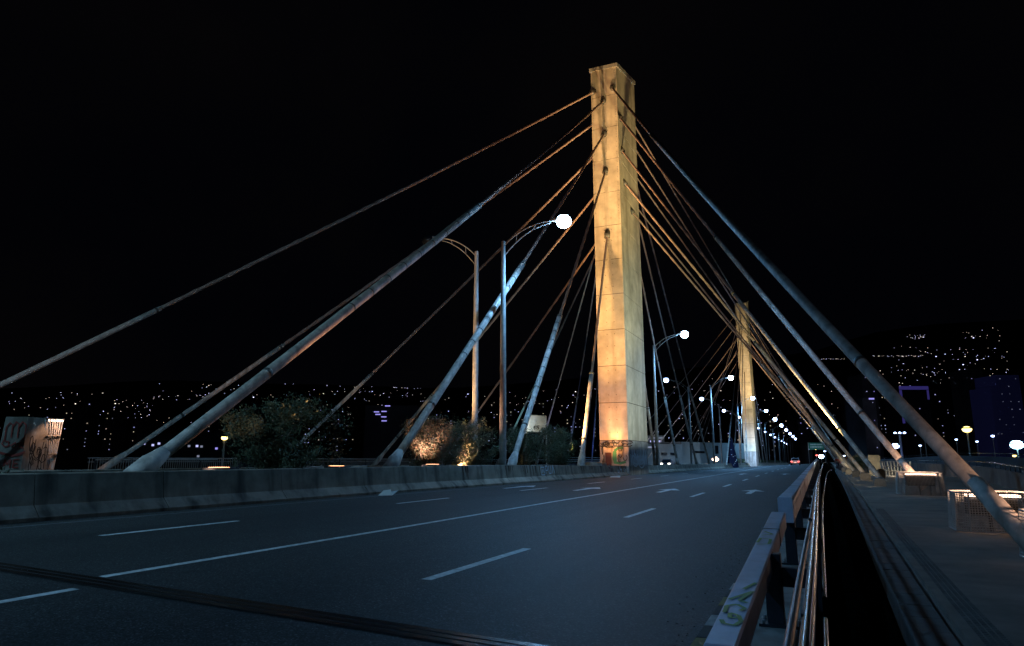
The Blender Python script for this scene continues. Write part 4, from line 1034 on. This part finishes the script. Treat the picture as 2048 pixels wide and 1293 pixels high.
rt, A, U, n_, L = quadbuilding(1364, 1500, 162, 185, zat(885, 165), -8, 'long grey warehouse wall between the two pylons', 'wall_pale')
winquad(rt, A, U, n_, L*.12, L*.3, zat(907, 170), zat(903, 170), 'glass'); winquad(rt, A, U, n_, L*.45, L*.5, zat(908, 172), zat(892, 172), 'glass')
rt, A, U, n_, L = quadbuilding(1296, 1330, 175, 175, zat(872, 175), -8, 'narrow lit upper storey behind the pale industrial building', 'wall_pale')
winquad(rt, A, U, n_, L*.1, L*.95, zat(878, 175), zat(876, 175), 'e_w4')
for u in (.15, .55): winquad(rt, A, U, n_, L*u, L*(u+.25), zat(888, 175), zat(882, 175), 'e_w1')
x, y = bearing(1330, 140); spot((x-6, y-12, 4), (x+2, y+12, 3), 2600, (.75, .8, 1), 110)
x, y = bearing(1420, 150); spot((x-4, y-14, 5), (x+2, y+12, 3), 1800, (.7, .78, 1), 110)
# blue patterned banner tower
x, y = bearing(1464, 125); bt = thing('banner_column', (x, y, -.5), 'narrow blue tapering banner with light pattern, left of the far pylon', 'banner')
g = MB(); g.tube([(x, y, -.6), (x, y, 5.2)], [1.15, .18], 12); g.build('banner_cone', mat('banner_blue', (.012, .014, .05), .9), bt, smooth=True)
g = MB(); rr = random.Random(8)
for i in range(14):
    z = rr.uniform(0, 4.6); r_ = lerp(1.15, .18, (z+.6)/5.8)+.03; a = rr.uniform(-2.6, -.5); g.box(x+r_*math.cos(a)-.09, x+r_*math.cos(a)+.09, y+r_*math.sin(a)-.03, y+r_*math.sin(a), z, z+.1)
g.build('pattern', 'white', bt); spot((x+1.5, y-6, .2), (x, y, 2.5), 40, (.4, .5, 1), 60)

# ---------------------------------------------------------------- hills and city
def zone(px):  # hill silhouette height in photo pixels above horizon for a column
    return pl(px, [(-400, 120), (0, 140), (300, 158), (560, 152), (900, 140), (1200, 165), (1450, 190), (1640, 215), (1800, 262), (1900, 275), (2048, 285), (2500, 300)])
D0, D1 = 420., 2600.
def hillz(px, d):
    if d < D0: return -9.
    t = (d-D0)/(D1-D0); top = zone(px)/1390*D1
    return -9+(top+9)*(t**1.35)
g = MB(); cols = [-500+i*60 for i in range(52)]; rows = [D0+i*(D1-D0)/14 for i in range(15)]
for px in cols:
    for d in rows:
        x, y = bearing(px, d); g.v.append((x, y, hillz(px, d)+noise.noise(Vector((x*.004, y*.004, 0)))*6*(d-D0)/1500))
for i in range(len(cols)-1):
    for j in range(14):
        a = i*15+j; g.f.append((a, a+15, a+16, a+1)); g.m.append(0)
struct(g.build('hills', 'hill'))
def hill_hit(px, py):
    """depth on hillside whose apparent height matches row py"""
    lo, hi = D0, D1
    want = (917-py)/1390
    for _ in range(30):
        m_ = (lo+hi)/2
        if (hillz(px, m_)-1.5)/m_ < want: lo = m_
        else: hi = m_
    return lo
# house prototypes
def house_mesh(mw, wsz):
    g = MB(); s_ = 3.2
    g.box(-s_, s_, -s_, s_, -4, 2.2, 0)
    n = len(g.v); g.v += [(-s_, -s_, 2.2), (s_, -s_, 2.2), (s_, s_, 2.2), (-s_, s_, 2.2), (0, -s_, 3.8), (0, s_, 3.8)]
    for f in ((0, 1, 4), (1, 2, 5, 4), (2, 3, 5), (3, 0, 4, 5)): g.f.append(tuple(n+q for q in f)); g.m.append(0)
    g.box(-wsz/2, wsz/2, -s_-.3, -s_-.05, -wsz*.3+1, wsz*.3+1, 1)
    o = g.build('hillside_house', ['wall_dark', mw]); return o
protos = [house_mesh('e_dot', 1.1), house_mesh('e_dotw', 1.2), house_mesh('e_dot', 1.7), house_mesh('e_dotw', 1.7)]
rr = random.Random(77); spots_ = []
def cluster(n, x0, x1, y0, y1, sx=None):
    for _ in range(n): spots_.append((rr.uniform(x0, x1), rr.uniform(y0, y1)))
cluster(60, 290, 500, 768, 800); cluster(60, 560, 880, 768, 792); cluster(70, 0, 300, 785, 850); cluster(120, 200, 900, 790, 850)
cluster(40, 880, 1200, 775, 830); cluster(60, 900, 1190, 790, 870); cluster(60, 1290, 1480, 750, 860); cluster(60, 1520, 1800, 770, 880)
cluster(45, 1800, 2048, 690, 740); cluster(100, 1760, 2048, 735, 840); cluster(50, 1840, 2048, 700, 760); cluster(22, 1840, 1880, 667, 676); cluster(14, 1950, 2048, 650, 700); cluster(30, 1760, 1900, 790, 860)
for i in range(16): spots_.append((1645+i*4+rr.uniform(-2, 2), 717+rr.uniform(-1, 1)))
for i in range(22): spots_.append((1765+i*5+rr.uniform(-2, 2), 711+rr.uniform(-2, 2)))
for k, (x, y) in enumerate(((97, 783), (106, 786), (99, 798), (112, 797), (116, 798), (120, 798), (77, 798), (60, 787), (16, 804), (170, 790), (343, 801), (395, 803), (494, 788), (140, 788), (530, 862), (538, 795), (800, 815), (147, 863), (1958, 662), (1965, 662), (2018, 695))): spots_.append((x, y))
rr.shuffle(spots_)
import mathutils
small = MB(); cnt = 0
for k, (px, py) in enumerate(spots_):
    py = min(py, 880)
    if (917-py) > zone(px)-2: py = 917-zone(px)+3
    d = hill_hit(px, py)-4
    x, y = bearing(px, d); z = 1.5+(917-py)/1390*d
    rz = math.atan2(y, x)-math.pi/2
    if cnt < 290:
        p = protos[rr.choice((0, 0, 1, 1, 2, 3))]; o = p if (cnt < 4 and False) else p.copy()
        C.objects.link(o); s_ = d/1300.*rr.choice((.4,.5,.5,.6,.7,1.2))*.9; o.location = (x, y, z-1*s_); o.rotation_euler = (0, 0, rz); o.scale = (s_, s_, s_)
        tag(o, 'dark small house on the distant hillside showing one lit window', 'house', 'houses on the distant hillside'); cnt += 1
    else:
        s_ = d/1300.*rr.uniform(.4, .8)*.6; U = Vector((math.cos(rz), math.sin(rz), 0))*s_; a = Vector((x, y, z))
        small.quad(a-U, a+U, a+U+Vector((0, 0, s_*1.2)), a-U+Vector((0, 0, s_*1.2)), rr.choice((0, 1)))
for p in protos: bpy.data.objects.remove(p)
tag(small.build('hillside_lights', ['e_dot', 'e_dotw']), 'scattered pinprick lights of the most distant hillside town', 'lights', kind='stuff')

# apartment towers with lit windows
wcache = {}
def wmesh(m):
    if m not in wcache:
        g = MB(); g.box(-.5, .5, -.06, 0, -.5, .5); o = g.build('window', m); wcache[m] = o
    return wcache[m]
def tower(px0, px1, d, pyt, label, mname='wall_dark', nwin=10, ms=('e_w1', 'e_w2', 'e_w4'), seed=0, grp='dark apartment towers of the city', ncol=None, ws=(1.5, 1.2), pyb=905):
    rr = random.Random(seed)
    rt, A, U, n_, L = quadbuilding(px0, px1, d, d, zat(pyt, d), -12, label, mname, 'apartment tower', grp, 'apartment_tower')
    zt, z0 = zat(pyt, d), max(zat(pyb, d), -8); rz = math.atan2(U.y, U.x); nc = ncol or max(2, int(L/3.2)); nr = max(2, int((zt-z0)/3.1)); used = set()
    for _ in range(nwin):
        c, r_ = rr.randrange(nc), rr.randrange(nr)
        if (c, r_) in used: continue
        used.add((c, r_)); p = A+U*(L*(c+.5)/nc)-n_*.15; o = wmesh(rr.choice(ms)).copy(); C.objects.link(o); o.parent = rt
        o.location = (p.x-rt.location.x, p.y-rt.location.y, z0+(zt-z0)*(r_+.5)/nr-rt.location.z); o.rotation_euler = (0, 0, rz); s_ = d/600.; o.scale = (ws[0]*s_*rr.uniform(.22, .6), 1, ws[1]*s_*rr.uniform(.25, .6))
    return rt, A, U, n_, L
rr = random.Random(31); sd = 100
lbl = 'dark apartment tower in the distant city with a few lit windows'
for px in range(-10, 1180, 27):
    w_ = rr.uniform(12, 26); p = px+rr.uniform(-8, 8); sd += 1
    tower(p, p+w_, rr.uniform(430, 900), rr.uniform(800, 868), lbl, rr.choice(('wall_dark', 'wall_dark', 'wall_mid')), rr.randint(4, 13), seed=sd)
for px in range(1300, 1700, 30):
    w_ = rr.uniform(12, 24); p = px+rr.uniform(-8, 8); sd += 1
    tower(p, p+w_, rr.uniform(450, 900), rr.uniform(790, 850), lbl, 'wall_dark', rr.randint(5, 14), seed=sd)
for px in range(1700, 2060, 26):
    w_ = rr.uniform(14, 28); p = px+rr.uniform(-8, 8); sd += 1
    tower(p, p+w_, rr.uniform(450, 800), rr.uniform(745, 830), lbl, rr.choice(('wall_dark', 'wall_mid')), rr.randint(5, 16), seed=sd)
# low lit buildings at left, behind the deck railing
rt, A, U, n_, L = quadbuilding(270, 470, 120, 118, zat(868, 120), -9, 'low dark building with a row of cool lit windows behind the left railing', 'wall_dark')
for px, py, m_ in ((287, 888, 'e_w1'), (305, 891, 'e_w1'), (317, 888, 'e_w1'), (378, 893, 'e_w4'), (394, 893, 'e_w1'), (403, 894, 'e_w4'), (433, 898, 'e_w3'), (398, 913, 'e_w4')):
    u = L*(px-270)/200; winquad(rt, A, U, n_, u-.2, u+.2, zat(py+2, 119), zat(py-2, 119), m_)
point((-19.0, 46.2, 3.6), 110, (.9, 1, .9), .1)
rt, A, U, n_, L = quadbuilding(727, 830, 240, 240, zat(812, 240), -9, 'grey office block with blue lit windows left of the lamp poles', 'wall_mid')
for px, py in ((750, 824), (753, 829), (765, 823), (765, 834), (766, 842), (772, 812)):
    u = L*(px-727)/103; winquad(rt, A, U, n_, u-.9, u+.9, zat(py+2, 240), zat(py, 240), 'e_w3')
# right side landmarks
for (a, b, d, t, lb, mm, nw) in ((1812, 1872, 330, 772, 'broad dark tower with violet light strip round its top', 'wall_dark', 3), (2012, 2060, 300, 750, 'blue tinged tower with rows of windows at the right edge', 'e_dimblue', 26),
        (1998, 2012, 300, 775, 'narrow blue glowing tower left of the right edge tower', 'e_dimblue', 3), (1738, 1768, 320, 748, 'tower with a violet lit sign along its roof', 'wall_mid', 5), (1735, 1762, 260, 797, 'dark slab building with violet lamp at its roof edge', 'wall_mid', 3), (1955, 1985, 340, 738, 'plain grey tower between the violet one and the blue ones', 'wall_mid', 5), (1600, 1625, 420, 800, 'tower with a dense column of lit windows above the lamp row', 'wall_dark', 16)):
    rt, A, U, n_, L = tower(a, b, d, t, lb, mm, nw, ('e_w3', 'e_w1') if mm != 'e_dimblue' else ('e_w4',), seed=a, grp=None, ws=(1.6, .9))
    if a == 1812:
        winquad(rt, A, U, n_, 0, L, zat(780, d), zat(773, d), 'e_viol', 'light_strip'); winquad(rt, A, U, n_, 0, L*.09, zat(848, d), zat(781, d), 'e_viol', 'light_strip'); winquad(rt, A, U, n_, L*.93, L, zat(800, d), zat(781, d), 'e_viol', 'light_strip')
    if a == 1738: winquad(rt, A, U, n_, L*.3, L*.85, zat(755, d), zat(752.5, d), 'e_w3', 'roof_sign')
    if a == 1735: winquad(rt, A, U, n_, L*.5, L*.9, zat(793+7, d), zat(799-2, d), 'e_w3', 'roof_sign')
for px, d, z, e in ((1960, 210, 14, 26000), (1780, 260, 10, 22000), (1880, 240, 40, 16000), (420, 330, 12, 30000), (760, 200, 8, 9000), (120, 330, 12, 24000)):
    x, y = bearing(px, d); point((x, y, z), e*.07, (.6, .66, 1), 1.0)  # added lights without fixtures that faintly brighten the tower facades
for o in wcache.values(): bpy.data.objects.remove(o)
for o in bpy.data.objects:
    if '_off' in o.keys(): del o['_off']
